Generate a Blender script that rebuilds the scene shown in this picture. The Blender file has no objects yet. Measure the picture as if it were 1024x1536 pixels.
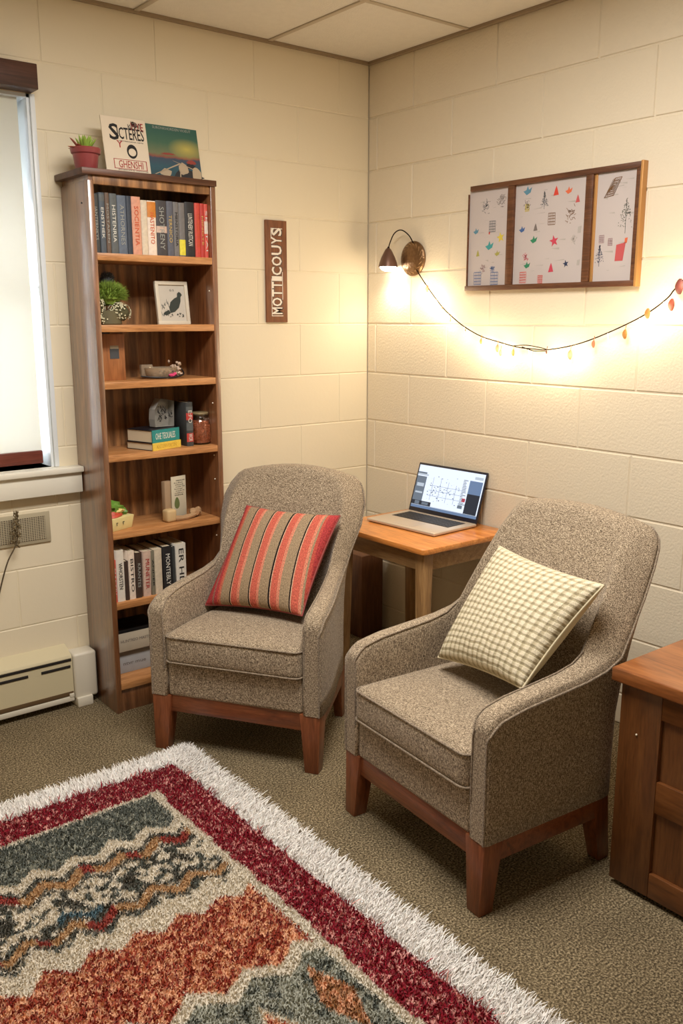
import bpy, bmesh, math, random
import numpy as np
from mathutils import Vector, Matrix, noise
random.seed(7)
R = math.radians
PI = math.pi
scene = bpy.context.scene
COL = scene.collection

# ------------------------------------------------------------------ colour / materials
def lin(c):
    c = c / 255.0
    return c / 12.92 if c <= 0.04045 else ((c + 0.055) / 1.055) ** 2.4
def S(r, g, b):
    return (lin(r), lin(g), lin(b), 1.0)

def new_mat(name):
    m = bpy.data.materials.new(name)
    m.use_nodes = True
    nt = m.node_tree
    return m, nt, nt.nodes, nt.links, nt.nodes['Principled BSDF']

def mat(name, col, rough=0.6, metal=0.0, bump=0.0, bscale=200, var=0.0, vscale=8, spec=0.5, trans=0.0, sheen=0.0):
    m, nt, N, L, P = new_mat(name)
    P.inputs['Base Color'].default_value = col
    P.inputs['Roughness'].default_value = rough
    P.inputs['Metallic'].default_value = metal
    P.inputs['Specular IOR Level'].default_value = spec
    P.inputs['Transmission Weight'].default_value = trans
    P.inputs['Sheen Weight'].default_value = sheen
    tc = N.new('ShaderNodeTexCoord')
    if var > 0:
        n = N.new('ShaderNodeTexNoise'); n.inputs['Scale'].default_value = vscale; n.inputs['Detail'].default_value = 5
        L.new(tc.outputs['Object'], n.inputs['Vector'])
        mx = N.new('ShaderNodeMix'); mx.data_type = 'RGBA'
        mx.inputs[6].default_value = tuple(c * (1 - var) for c in col[:3]) + (1,)
        mx.inputs[7].default_value = tuple(min(1, c * (1 + var)) for c in col[:3]) + (1,)
        L.new(n.outputs['Fac'], mx.inputs[0]); L.new(mx.outputs[2], P.inputs['Base Color'])
    if bump > 0:
        n = N.new('ShaderNodeTexNoise'); n.inputs['Scale'].default_value = bscale; n.inputs['Detail'].default_value = 4
        L.new(tc.outputs['Object'], n.inputs['Vector'])
        b = N.new('ShaderNodeBump'); b.inputs['Strength'].default_value = bump; b.inputs['Distance'].default_value = 0.003
        L.new(n.outputs['Fac'], b.inputs['Height']); L.new(b.outputs['Normal'], P.inputs['Normal'])
    return m

def emit(name, col, strength):
    m, nt, N, L, P = new_mat(name)
    P.inputs['Base Color'].default_value = (0, 0, 0, 1)
    P.inputs['Emission Color'].default_value = col
    P.inputs['Emission Strength'].default_value = strength
    return m

def ramp(N, stops, interp='LINEAR'):
    r = N.new('ShaderNodeValToRGB'); e = r.color_ramp
    e.interpolation = interp
    while len(e.elements) < len(stops): e.elements.new(0.5)
    for k, (p, c) in enumerate(stops):
        e.elements[k].position = p; e.elements[k].color = c
    return r

def wood(name, dark, mid, light, axis='z', scale=7.0, rough=0.42, streak=14, planks=None, coat=0.0, cior=1.5):
    """procedural timber: grain runs along the given object axis"""
    m, nt, N, L, P = new_mat(name)
    tc = N.new('ShaderNodeTexCoord'); mp = N.new('ShaderNodeMapping')
    sc = {'x': (1, streak, streak), 'y': (streak, 1, streak), 'z': (streak, streak, 1)}[axis]
    mp.inputs['Scale'].default_value = sc
    L.new(tc.outputs['Object'], mp.inputs['Vector'])
    n = N.new('ShaderNodeTexNoise'); n.inputs['Scale'].default_value = scale * 0.35; n.inputs['Detail'].default_value = 6
    n.inputs['Distortion'].default_value = 1.2; n.inputs['Roughness'].default_value = 0.62
    L.new(mp.outputs['Vector'], n.inputs['Vector'])
    r = ramp(N, [(0.28, dark), (0.5, mid), (0.72, light)])
    L.new(n.outputs['Fac'], r.inputs['Fac'])
    f = N.new('ShaderNodeTexNoise'); f.inputs['Scale'].default_value = scale * 3; f.inputs['Detail'].default_value = 3
    L.new(mp.outputs['Vector'], f.inputs['Vector'])
    r2 = ramp(N, [(0.3, (0.72, 0.7, 0.68, 1)), (0.6, (1.1, 1.1, 1.1, 1))])
    L.new(f.outputs['Fac'], r2.inputs['Fac'])
    mx = N.new('ShaderNodeMix'); mx.data_type = 'RGBA'; mx.blend_type = 'MULTIPLY'; mx.inputs[0].default_value = 0.8
    L.new(r.outputs['Color'], mx.inputs[6]); L.new(r2.outputs['Color'], mx.inputs[7])
    out = mx.outputs[2]
    if planks:                      # broad tone bands, like staves of different boards
        w = N.new('ShaderNodeTexNoise'); w.noise_dimensions = '1D'; w.inputs['Scale'].default_value = planks; w.inputs['Detail'].default_value = 1.5
        sx = N.new('ShaderNodeSeparateXYZ'); L.new(tc.outputs['Object'], sx.inputs[0]); L.new(sx.outputs['X'], w.inputs['W'])
        r3 = ramp(N, [(0.36, (0.5, 0.46, 0.42, 1)), (0.52, (0.95, 0.95, 0.95, 1)), (0.66, (1.25, 1.22, 1.15, 1))])
        L.new(w.outputs['Fac'], r3.inputs['Fac'])
        m2 = N.new('ShaderNodeMix'); m2.data_type = 'RGBA'; m2.blend_type = 'MULTIPLY'; m2.inputs[0].default_value = 1
        L.new(out, m2.inputs[6]); L.new(r3.outputs['Color'], m2.inputs[7]); out = m2.outputs[2]
    L.new(out, P.inputs['Base Color'])
    P.inputs['Roughness'].default_value = rough
    P.inputs['Coat Weight'].default_value = coat
    P.inputs['Coat Roughness'].default_value = 0.25; P.inputs['Coat IOR'].default_value = cior
    b = N.new('ShaderNodeBump'); b.inputs['Strength'].default_value = 0.12; b.inputs['Distance'].default_value = 0.001
    L.new(f.outputs['Fac'], b.inputs['Height']); L.new(b.outputs['Normal'], P.inputs['Normal'])
    return m

def tweed(name, dark, mid, light, f=560, g=125):
    """woven slub cloth: three thread directions in object space"""
    m, nt, N, L, P = new_mat(name)
    tc = N.new('ShaderNodeTexCoord'); tot = None
    for sc, wt in (((f, f, g), .40), ((g, f, f), .32), ((f, g, f), .28)):
        mp = N.new('ShaderNodeMapping'); mp.inputs['Scale'].default_value = sc
        L.new(tc.outputs['Object'], mp.inputs['Vector'])
        n = N.new('ShaderNodeTexNoise'); n.inputs['Scale'].default_value = 1; n.inputs['Detail'].default_value = 2.0; n.inputs['Roughness'].default_value = 0.6
        L.new(mp.outputs['Vector'], n.inputs['Vector'])
        a = N.new('ShaderNodeMath'); a.operation = 'MULTIPLY_ADD'; L.new(n.outputs['Fac'], a.inputs[0]); a.inputs[1].default_value = wt
        if tot is not None: L.new(tot, a.inputs[2])
        else: a.inputs[2].default_value = 0
        tot = a.outputs[0]
    r = ramp(N, [(0.41, dark), (0.5, mid), (0.58, light)]); L.new(tot, r.inputs['Fac'])
    L.new(r.outputs['Color'], P.inputs['Base Color'])
    P.inputs['Roughness'].default_value = 0.95; P.inputs['Specular IOR Level'].default_value = 0.15; P.inputs['Sheen Weight'].default_value = 0.15
    b = N.new('ShaderNodeBump'); b.inputs['Strength'].default_value = 0.6; b.inputs['Distance'].default_value = 0.0015
    L.new(tot, b.inputs['Height']); L.new(b.outputs['Normal'], P.inputs['Normal'])
    return m

# ------------------------------------------------------------------ mesh builder
class MB:
    def __init__(self):
        self.bm = bmesh.new(); self.uv = self.bm.loops.layers.uv.new('UVMap'); self.mi = 0
    def face(self, vs, uvs=None):
        try: f = self.bm.faces.new(vs)
        except ValueError: return None
        f.material_index = self.mi
        if uvs:
            for l, q in zip(f.loops, uvs): l[self.uv].uv = q
        else:
            f.normal_update(); n = f.normal; ax = max(range(3), key=lambda k: abs(n[k]))
            for l in f.loops:
                c = l.vert.co
                l[self.uv].uv = ((c.y, c.z), (c.x, c.z), (c.x, c.y))[ax]
        return f
    def add(self, verts, faces, M=None, uvs=None):
        vs = [self.bm.verts.new(M @ Vector(v) if M is not None else Vector(v)) for v in verts]
        for i, f in enumerate(faces):
            self.face([vs[k] for k in f], [uvs[k] for k in f] if uvs else None)
        return self
    def box(self, x0, x1, y0, y1, z0, z1, bevel=0.0, seg=2, M=None):
        t = bmesh.new(); bmesh.ops.create_cube(t, size=1)
        for v in t.verts:
            v.co = Vector(((x0 + x1) / 2 + v.co.x * (x1 - x0), (y0 + y1) / 2 + v.co.y * (y1 - y0), (z0 + z1) / 2 + v.co.z * (z1 - z0)))
        if bevel > 0:
            bmesh.ops.bevel(t, geom=list(t.edges), offset=bevel, segments=seg, profile=0.5, affect='EDGES')
        return self.merge(t, M)
    def merge(self, t, M=None):
        t.verts.index_update()
        vs = [self.bm.verts.new(M @ v.co if M is not None else v.co) for v in t.verts]
        for f in t.faces: self.face([vs[v.index] for v in f.verts])
        t.free(); return self
    def taper(self, top, bot, zt, zb, M=None, bevel=0.003):
        """top, bot = (x0,x1,y0,y1)"""
        t = bmesh.new(); bmesh.ops.create_cube(t, size=2)
        for v in t.verts:
            r, z = (top, zt) if v.co.z > 0 else (bot, zb)
            v.co = Vector((r[1] if v.co.x > 0 else r[0], r[3] if v.co.y > 0 else r[2], z))
        if bevel: bmesh.ops.bevel(t, geom=list(t.edges), offset=bevel, segments=2, profile=0.5, affect='EDGES')
        return self.merge(t, M)
    def grid(self, P, cu=False, cv=False, UV=None):
        nu, nv = len(P), len(P[0])
        V = [[self.bm.verts.new(Vector(p)) for p in row] for row in P]
        for i in range(nu if cu else nu - 1):
            for j in range(nv if cv else nv - 1):
                a, b = (i + 1) % nu, (j + 1) % nv
                if UV:
                    w = [UV(i, j), UV(i + 1, j), UV(i + 1, j + 1), UV(i, j + 1)]
                    self.face([V[i][j], V[a][j], V[a][b], V[i][b]], w)
                else: self.face([V[i][j], V[a][j], V[a][b], V[i][b]])
        return V
    def tube(self, pts, r, n=8, caps=True):
        pts = [Vector(p) for p in pts]; rows = []
        up = Vector((0, 0, 1)); L = 0; Ls = []
        for i, p in enumerate(pts):
            if i: L += (p - pts[i - 1]).length
            Ls.append(L)
            t = (pts[min(i + 1, len(pts) - 1)] - pts[max(i - 1, 0)]).normalized()
            if abs(t.dot(up)) > 0.95: up = Vector((1, 0, 0)) if abs(t.x) < 0.8 else Vector((0, 1, 0))
            a = t.cross(up).normalized(); b = a.cross(t).normalized(); up = b
            rr = r[i] if isinstance(r, (list, tuple)) else r
            rows.append([p + a * rr * math.cos(2 * PI * k / n) + b * rr * math.sin(2 * PI * k / n) for k in range(n)])
        V = self.grid(rows, cv=True, UV=lambda i, j: (Ls[min(i, len(Ls) - 1)], j * 0.003))
        if caps:
            self.face(list(reversed(V[0]))); self.face(V[-1])
        return self
    def lathe(self, prof, n=24, M=None, close=True):
        rows = []
        for k in range(n):
            a = 2 * PI * k / n
            row = [Vector((r * math.cos(a), r * math.sin(a), z)) for r, z in prof]
            rows.append([M @ p if M is not None else p for p in row])
        V = self.grid(rows, cu=True)
        if close:
            if prof[0][0] > 1e-5: self.face([V[k][0] for k in range(n)])
            if prof[-1][0] > 1e-5: self.face([V[k][-1] for k in range(n)][::-1])
        return self
    def poly(self, pts, M, d=0.0008):
        """flat 2-D outline with a small thickness; M maps (x, y, height)"""
        n = len(pts)
        self.add([(x, y, d) for x, y in pts] + [(x, y, 0) for x, y in pts],
                 [list(range(n))] + [[i, n + i, n + (i + 1) % n, (i + 1) % n] for i in range(n)], M)
        return self
    def ball(self, c, r, n=12, amp=0.0, fr=20, M=None):
        rx, ry, rz = r if isinstance(r, tuple) else (r, r, r)
        rows = []
        for i in range(n * 2):
            a = PI * i / n; row = []
            for j in range(n + 1):
                b = PI * (0.002 + 0.996 * j / n)
                d = Vector((math.sin(b) * math.cos(a), math.sin(b) * math.sin(a), math.cos(b)))
                k = 1 + (amp * noise.noise(d * fr * 0.1 + Vector(c) * 50) if amp else 0)
                p = Vector((c[0] + d.x * rx * k, c[1] + d.y * ry * k, c[2] + d.z * rz * k))
                row.append(M @ p if M is not None else p)
            rows.append(row)
        self.grid(rows, cu=True); return self
    def text(self, body, M, h=None, w=None, d=0.0006, shear=0.0, bold=0.0):
        """writing centred on M's origin, fitted to height h and width w"""
        cu = bpy.data.curves.new('t', 'FONT'); cu.body = body; cu.extrude = 0.5; cu.size = 1; cu.resolution_u = 2; cu.shear = shear; cu.offset = bold
        o = bpy.data.objects.new('t', cu); COL.objects.link(o)
        dg = bpy.context.evaluated_depsgraph_get(); me = bpy.data.meshes.new_from_object(o.evaluated_get(dg))
        xs = [v.co.x for v in me.vertices]; ys = [v.co.y for v in me.vertices]
        x0, x1, y0, y1 = min(xs), max(xs), min(ys), max(ys)
        sy = h / (y1 - y0) if h else w / (x1 - x0); sx = w / (x1 - x0) if w else sy
        vs = [((v.co.x - (x0 + x1) / 2) * sx, (v.co.y - (y0 + y1) / 2) * sy, (v.co.z + 0.5) * d) for v in me.vertices]
        self.add(vs, [list(p.vertices) for p in me.polygons], M)
        bpy.data.objects.remove(o); bpy.data.meshes.remove(me); bpy.data.curves.remove(cu)
        return self
    def build(self, name, mats, parent=None, smooth=True, ang=38, recalc=True):
        if recalc: bmesh.ops.recalc_face_normals(self.bm, faces=self.bm.faces)
        me = bpy.data.meshes.new(name); self.bm.to_mesh(me); self.bm.free()
        for m in (mats if isinstance(mats, (list, tuple)) else [mats]): me.materials.append(m)
        if smooth:
            me.shade_smooth(); me.set_sharp_from_angle(angle=R(ang))
        o = bpy.data.objects.new(name, me); COL.objects.link(o)
        if parent: o.parent = parent
        return o

def tag(o, label, cat, group=None, kind=None):
    o['label'] = label; o['category'] = cat
    if group: o['group'] = group
    if kind: o['kind'] = kind
    return o
def thing(name, label, cat, loc=(0, 0, 0), rz=0, group=None):
    o = bpy.data.objects.new(name, None); COL.objects.link(o); o.empty_display_size = 0.05
    o.location = loc; o.rotation_euler = (0, 0, rz)
    return tag(o, label, cat, group)
def struct(o, label=None):
    o['kind'] = 'structure'
    if label: o['label'] = label
    return o
def frame_m(o, ex, ey):
    ex = Vector(ex).normalized(); ey = Vector(ey).normalized(); ez = ex.cross(ey)
    return Matrix(((ex.x, ey.x, ez.x, o[0]), (ex.y, ey.y, ez.y, o[1]), (ex.z, ey.z, ez.z, o[2]), (0, 0, 0, 1)))
def lerp(a, b, t): return a + (b - a) * t
def interp(tab, x):
    if x <= tab[0][0]: return tab[0][1]
    for (a, p), (b, q) in zip(tab, tab[1:]):
        if x <= b: return lerp(p, q, (x - a) / (b - a))
    return tab[-1][1]
def smooth_path(pts, n=8):
    """Catmull-Rom through the points"""
    P = [Vector(p) for p in pts]; out = []
    for i in range(len(P) - 1):
        a = P[max(i - 1, 0)]; b = P[i]; c = P[i + 1]; d = P[min(i + 2, len(P) - 1)]
        for k in range(n):
            t = k / n
            out.append(0.5 * ((2 * b) + (c - a) * t + (2 * a - 5 * b + 4 * c - d) * t * t + (3 * b - a - 3 * c + d) * t ** 3))
    out.append(P[-1]); return out

# ------------------------------------------------------------------ shared materials
WALL = S(228, 215, 187)
M_wall_l = mat('painted_block', WALL, 0.55, bump=0.12, bscale=60, var=0.02, vscale=2, spec=0.35)
M_wall_r = mat('painted_block_rough', S(226, 213, 188), 0.6, bump=0.55, bscale=110, var=0.02, vscale=3, spec=0.3)
M_white = mat('white_paint', S(228, 222, 205), 0.4, bump=0.05, bscale=60)
M_bw = wood('shelf_wood_upright', S(84, 48, 28), S(126, 80, 48), S(152, 102, 66), 'z', 7, 0.34, 14, coat=1.0, cior=1.95)
M_bwh = wood('shelf_wood_level', S(148, 96, 52), S(182, 126, 76), S(202, 148, 96), 'x', 7, 0.4, 14)
M_bback = wood('shelf_wood_back', S(112, 74, 42), S(152, 108, 66), S(176, 130, 84), 'z', 6, 0.55, 10, planks=26)
M_btop = wood('shelf_wood_top', S(58, 32, 16), S(86, 50, 28), S(104, 64, 38), 'x', 7, 0.45, 12)
M_leg = wood('chair_wood', S(86, 44, 24), S(124, 68, 38), S(144, 84, 50), 'z', 8, 0.34, 12, coat=0.2)
M_legx = wood('chair_wood_level', S(86, 44, 24), S(124, 68, 38), S(144, 84, 50), 'x', 8, 0.34, 12, coat=0.2)
M_ttop = wood('table_wood_top', S(186, 106, 44), S(212, 136, 66), S(226, 154, 84), 'y', 5, 0.28, 10, coat=0.3)
M_tleg = wood('table_wood', S(126, 92, 54), S(160, 122, 78), S(184, 148, 100), 'z', 6, 0.42, 12)
M_tapr = wood('table_wood_apron', S(124, 92, 56), S(156, 120, 78), S(178, 144, 98), 'y', 6, 0.42, 12)
M_cab = wood('cabinet_wood', S(72, 40, 16), S(98, 58, 27), S(114, 72, 36), 'z', 6, 0.36, 9, coat=0.15)
M_cabh = wood('cabinet_wood_level', S(76, 42, 17), S(104, 61, 28), S(120, 75, 38), 'y', 6, 0.36, 9, coat=0.15)
M_cabt = wood('cabinet_wood_top', S(108, 58, 26), S(144, 86, 44), S(172, 110, 62), 'y', 5, 0.3, 8, coat=0.2)
M_frame = wood('frame_wood', S(70, 38, 20), S(98, 60, 36), S(118, 76, 48), 'y', 8, 0.45, 12)
M_dark = mat('dark_brown', S(52, 30, 20), 0.5)
M_black = mat('black', S(24, 22, 22), 0.5)
M_paper = mat('page_paper', S(214, 200, 170), 0.85, bump=0.3, bscale=400)
M_ink = mat('black_ink', S(30, 27, 26), 0.8)
M_fab = tweed('grey_tweed', S(72, 60, 47), S(138, 120, 98), S(208, 190, 163))
M_pipe = tweed('grey_tweed_piping', S(84, 72, 60), S(132, 116, 98), S(176, 160, 138))

# ------------------------------------------------------------------ room shell
H = 2.70
def blocks(mb, a0, a1, z0, z1, mp, joint=0.0045, depth=0.004, holes=(), bl=0.46, ch=0.2335, zref=0.1255, aref=0.0, alt=0.23):
    def rects():
        k = math.floor((z0 - zref) / ch)
        z = zref + k * ch
        while z < z1:
            off = aref + (alt if k % 2 else 0)
            a = off + math.floor((a0 - off) / bl) * bl
            while a < a1:
                yield max(a, a0), min(a + bl, a1), max(z, z0), min(z + ch, z1); a += bl
            z += ch; k += 1
    for r in rects():
        lst = [r]
        for h in holes:
            nl = []
            for (p, q, s, t) in lst:
                if q <= h[0] or p >= h[1] or t <= h[2] or s >= h[3]: nl.append((p, q, s, t)); continue
                if p < h[0]: nl.append((p, h[0], s, t))
                if q > h[1]: nl.append((h[1], q, s, t))
                P_, Q_ = max(p, h[0]), min(q, h[1])
                if s < h[2]: nl.append((P_, Q_, s, h[2]))
                if t > h[3]: nl.append((P_, Q_, h[3], t))
            lst = nl
        for (p, q, s, t) in lst:
            if q - p < 0.02 or t - s < 0.02: j = 0.0005
            else: j = joint
            V = [mp(p, s, depth), mp(q, s, depth), mp(q, t, depth), mp(p, t, depth),
                 mp(p + j * .5, s + j * .5, depth * .9), mp(q - j * .5, s + j * .5, depth * .9), mp(q - j * .5, t - j * .5, depth * .9), mp(p + j * .5, t - j * .5, depth * .9),
                 mp(p + j, s + j, 0), mp(q - j, s + j, 0), mp(q - j, t - j, 0), mp(p + j, t - j, 0)]
            mb.add(V, [(0, 1, 5, 4), (1, 2, 6, 5), (2, 3, 7, 6), (3, 0, 4, 7), (4, 5, 9, 8), (5, 6, 10, 9), (6, 7, 11, 10), (7, 4, 8, 11), (8, 9, 10, 11)])
WX0, WX1, WZ0, WZ1 = -2.72, -1.60, 0.985, 2.345      # window opening
mb = MB()
blocks(mb, -4.6, 0, 0, H, lambda a, z, d: (a, d, z), joint=0.0042, depth=0.0022, holes=[(WX0, WX1, WZ0, WZ1)], aref=-0.178, bl=0.457, alt=0.228)
for b in ((-4.6, WX0, 0, H), (WX1, 0, 0, H), (WX0, WX1, 0, WZ0), (WX0, WX1, WZ1, H)):
    mb.box(b[0], b[1], 0.0022, 0.16, b[2], b[3])
struct(mb.build('wall_back', M_wall_l, smooth=False), 'cream painted block wall with the window and the bookshelf')
mb = MB()
blocks(mb, -5.0, 0, 0, H, lambda a, z, d: (d, a, z), joint=0.006, depth=0.0045, aref=-0.306, bl=0.485, alt=0.2425)
mb.box(0.0045, 0.16, -5.0, 0.16, 0, H)
struct(mb.build('wall_right', M_wall_r, smooth=False), 'cream rough block wall behind the string of lights')
mb = MB(); mb.box(-4.76, -4.6, -5.0, 0.16, 0, H); struct(mb.build('wall_left', M_wall_l))
mb = MB(); mb.box(-4.6, 0, -5.16, -5.0, 0, H); struct(mb.build('wall_front', M_wall_l))

# floor: short loop-pile carpet
m, nt, N, L, P = new_mat('carpet_loop')
tc = N.new('ShaderNodeTexCoord')
n1 = N.new('ShaderNodeTexNoise'); n1.inputs['Scale'].default_value = 170; n1.inputs['Detail'].default_value = 3.5; n1.inputs['Roughness'].default_value = 0.7
n2 = N.new('ShaderNodeTexNoise'); n2.inputs['Scale'].default_value = 5; n2.inputs['Detail'].default_value = 4
L.new(tc.outputs['Object'], n1.inputs['Vector']); L.new(tc.outputs['Object'], n2.inputs['Vector'])
r1 = ramp(N, [(0.36, S(56, 47, 34)), (0.5, S(118, 103, 78)), (0.64, S(186, 168, 134))]); L.new(n1.outputs['Fac'], r1.inputs['Fac'])
r2 = ramp(N, [(0.3, (0.86, 0.86, 0.86, 1)), (0.7, (1.08, 1.08, 1.08, 1))]); L.new(n2.outputs['Fac'], r2.inputs['Fac'])
mx = N.new('ShaderNodeMix'); mx.data_type = 'RGBA'; mx.blend_type = 'MULTIPLY'; mx.inputs[0].default_value = 1
L.new(r1.outputs['Color'], mx.inputs[6]); L.new(r2.outputs['Color'], mx.inputs[7]); L.new(mx.outputs[2], P.inputs['Base Color'])
P.inputs['Roughness'].default_value = 1.0; P.inputs['Specular IOR Level'].default_value = 0.1
b = N.new('ShaderNodeBump'); b.inputs['Strength'].default_value = 1.0; b.inputs['Distance'].default_value = 0.006
L.new(n1.outputs['Fac'], b.inputs['Height']); L.new(b.outputs['Normal'], P.inputs['Normal'])
M_carpet = m
mb = MB(); mb.box(-4.76, 0.16, -5.16, 0.16, -0.08, 0)
struct(mb.build('floor', M_carpet, smooth=False), 'olive beige carpeted floor')

# ceiling: mineral tiles in a lay-in grid
M_tile = mat('ceiling_tile', S(234, 228, 216), 0.9, bump=0.7, bscale=150, var=0.05, vscale=30, spec=0.1)
M_grid = mat('ceiling_bar', S(196, 182, 160), 0.5)
M_angle = mat('ceiling_edge_angle', S(150, 130, 104), 0.5)
mb = MB(); mb.box(-4.76, 0.16, -5.16, 0.16, H, H + 0.08)
ceil = struct(mb.build('ceiling', M_tile, smooth=False), 'white speckled drop ceiling of square tiles')
mb = MB()
for x in [-0.56 - 0.61 * k for k in range(7)]: mb.box(x - 0.011, x + 0.011, -5.0, 0, H - 0.005, H, 0.001)
for y in [-0.64 - 0.61 * k for k in range(7)]: mb.box(-4.6, 0, y - 0.011, y + 0.011, H - 0.0045, H, 0.001)
mb.build('ceiling_grid', M_grid, ceil)
mb = MB(); mb.box(-4.6, 0, -0.02, 0, H - 0.012, H, 0.001)
struct(mb.build('trim_1', M_angle))
mb = MB(); mb.box(-0.02, 0, -5.0, -0.02, H - 0.012, H, 0.001)
struct(mb.build('trim_2', M_angle))

# ------------------------------------------------------------------ window
mb = MB()
mb.box(WX1 - 0.012, WX1, 0.0, 0.16, WZ0, WZ1)                     # reveals
mb.box(WX0, WX0 + 0.012, 0.0, 0.16, WZ0, WZ1)
mb.box(WX0, WX1, 0.0, 0.16, WZ1 - 0.012, WZ1)
mb.box(WX1 - 0.002, WX1 + 0.016, -0.012, 0.0, WZ0, WZ1, 0.002)     # narrow casings
mb.box(WX0 - 0.016, WX0 + 0.002, -0.012, 0.0, WZ0, WZ1, 0.002)
M_case = mat('window_paint', S(225, 230, 232), 0.35)
win = struct(mb.build('window_1', M_case), 'white window with a pulled-down shade')
mb = MB()
for q in ((WX0 + 0.012, WX0 + 0.05, WZ0, WZ1 - 0.012), (WX1 - 0.030, WX1 - 0.012, WZ0, WZ1 - 0.012), (WX0, WX1, WZ0, WZ0 + 0.04), (WX0 + .012, WX1 - .012, 1.64, 1.68), (WX0 + .012, WX1 - .012, 2.29, 2.333)):
    mb.box(q[0], q[1], 0.115, 0.145, q[2], q[3], 0.003)
mb.build('window_frame', M_case, win)
M_glass = mat('window_glass', (1, 1, 1, 1), 0.0, trans=1.0)
mb = MB(); mb.box(WX0 + 0.05, WX1 - 0.03, 0.128, 0.132, WZ0 + 0.04, 2.29); mb.build('pane', M_glass, win)
mb = MB()
mb.box(-2.86, -1.505, -0.062, 0.0, 0.962, 0.984, 0.004)
mb.box(WX0, WX1, 0.0, 0.14, 0.962, 0.985)
mb.box(-2.84, -1.508, -0.045, 0.0, 0.880, 0.962, 0.003)
struct(mb.build('trim_3', M_white), 'cream painted window sill and apron board')

m, nt, N, L, P = new_mat('shade_cloth')
for nd in list(N):
    if nd.type != 'OUTPUT_MATERIAL': N.remove(nd)
out = [nd for nd in N if nd.type == 'OUTPUT_MATERIAL'][0]
d = N.new('ShaderNodeBsdfDiffuse'); d.inputs['Color'].default_value = S(226, 220, 200)
t = N.new('ShaderNodeBsdfTranslucent'); t.inputs['Color'].default_value = S(240, 240, 236)
ms = N.new('ShaderNodeMixShader'); ms.inputs[0].default_value = 0.4
L.new(d.outputs[0], ms.inputs[1]); L.new(t.outputs[0], ms.inputs[2]); L.new(ms.outputs[0], out.inputs['Surface'])
M_shade = m
M_redwood = wood('shade_bar_wood', S(70, 30, 22), S(104, 48, 36), S(124, 62, 46), 'x', 7, 0.4, 12)
sh = thing('roller_shade', 'off-white roller shade pulled down over the window', 'window shade', (-2.16, 0.03, 1.0))
mb = MB(); mb.box(-0.53, 0.524, -0.001, 0.001, 0.04, 1.34); mb.build('shade_fabric', M_shade, sh, smooth=False)
mb = MB(); mb.box(-0.53, 0.524, -0.014, 0.014, 0.0, 0.05, 0.004); mb.build('bottom_bar', M_redwood, sh)
mb = MB(); mb.tube([(-0.53, 0.035, 1.315), (0.525, 0.035, 1.315)], 0.018, 14); mb.build('roller', M_white, sh)
mb = MB(); mb.box(-2.82, -1.592, -0.075, 0.0, 2.347, 2.432, 0.003)
M_val = wood('valance_wood', S(48, 26, 18), S(72, 42, 30), S(90, 56, 42), 'x', 7, 0.4, 14)
tag(mb.build('window_valance', M_val), 'dark brown wooden valance board over the window shade', 'valance')

# ------------------------------------------------------------------ baseboard heater
M_heat = mat('heater_enamel', S(206, 194, 160), 0.35, spec=0.5)
M_heatw = mat('heater_white', S(214, 206, 188), 0.4)
M_slot = mat('heater_slot', S(30, 24, 20), 0.7)
M_bronze = mat('heater_brown', S(96, 74, 48), 0.5)
ht = thing('baseboard_heater', 'long cream baseboard heater under the window', 'heater', (-1.61, 0, 0))
mb = MB()
poly = [(0, .252), (-.012, .250), (-.068, .222), (-.072, .214), (-.072, .052), (-.060, .046), (-.06, .034), (0, .034)]
n = len(poly)
mb.add([(-2.6, y, z) for y, z in poly] + [(0, y, z) for y, z in poly], [list(range(n)), list(range(n, 2 * n))] + [[i, (i + 1) % n, n + (i + 1) % n, n + i] for i in range(n)])
mb.build('heater_cover', M_heat, ht, ang=25)
for z0, z1, xs in ((.2, .211, [(-2.6, -0.004)]), (.172, .183, [(-0.128, -0.008), (-0.36, -0.18), (-0.66, -0.42)])):
    for a, c in xs:
        mb = MB(); mb.box(a, c, -0.0745, -0.070, z0, z1, 0.001); mb.build('air_slot', M_slot, ht)
mb = MB(); mb.box(-2.6, -0.002, -0.0735, -0.062, 0.052, 0.070, 0.001); mb.build('lower_strip', M_bronze, ht)
mb = MB(); mb.box(-2.6, 0, -0.076, -0.058, 0.028, 0.05, 0.004); mb.build('bottom_lip', M_heatw, ht)
mb = MB(); mb.box(0.002, 0.1, -0.082, 0, 0.03, 0.226, 0.012, 4); mb.build('end_cap', M_heatw, ht)
mb = MB(); mb.box(0.006, 0.072, -0.092, -0.01, 0.0, 0.04, 0.004); mb.box(-0.02, -0.001, -0.078, -0.06, 0.045, 0.062, 0.002); mb.build('foot', M_heatw, ht)

# wall grille under the sill
M_gr = mat('grille_frame', S(176, 164, 136), 0.6, metal=0.0)
M_grd = mat('grille_dark', S(86, 74, 58), 0.8)
g = thing('wall_grille', 'grey perforated grille on the wall under the window sill', 'grille', (-1.636, 0, 0.69))
mb = MB()
mb.box(-0.42, 0, -0.008, 0.0, 0, 0.122, 0.002); mb.build('grille_plate', M_gr, g)
mb = MB(); mb.box(-0.24, -0.02, -0.0092, -0.0075, 0.014, 0.106); mb.box(-0.41, -0.26, -0.0092, -0.0075, 0.014, 0.106); mb.build('grille_backing', M_grd, g)
mb = MB(); random.seed(3)
for k in range(13):
    z = 0.018 + k * 0.0068
    mb.box(-0.24, -0.02, -0.0105, -0.009, z, z + 0.0026); mb.box(-0.41, -0.26, -0.0105, -0.009, z, z + 0.0026)
for k in range(25):
    x = -0.236 + k * 0.0088 + random.uniform(-.001, .001)
    mb.box(x, x + 0.0028, -0.0108, -0.009, 0.014, 0.106)
for k in range(17):
    x = -0.406 + k * 0.0088
    mb.box(x, x + 0.0028, -0.0108, -0.009, 0.014, 0.106)
mb.build('grille_mesh', M_gr, g, smooth=False)

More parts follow.
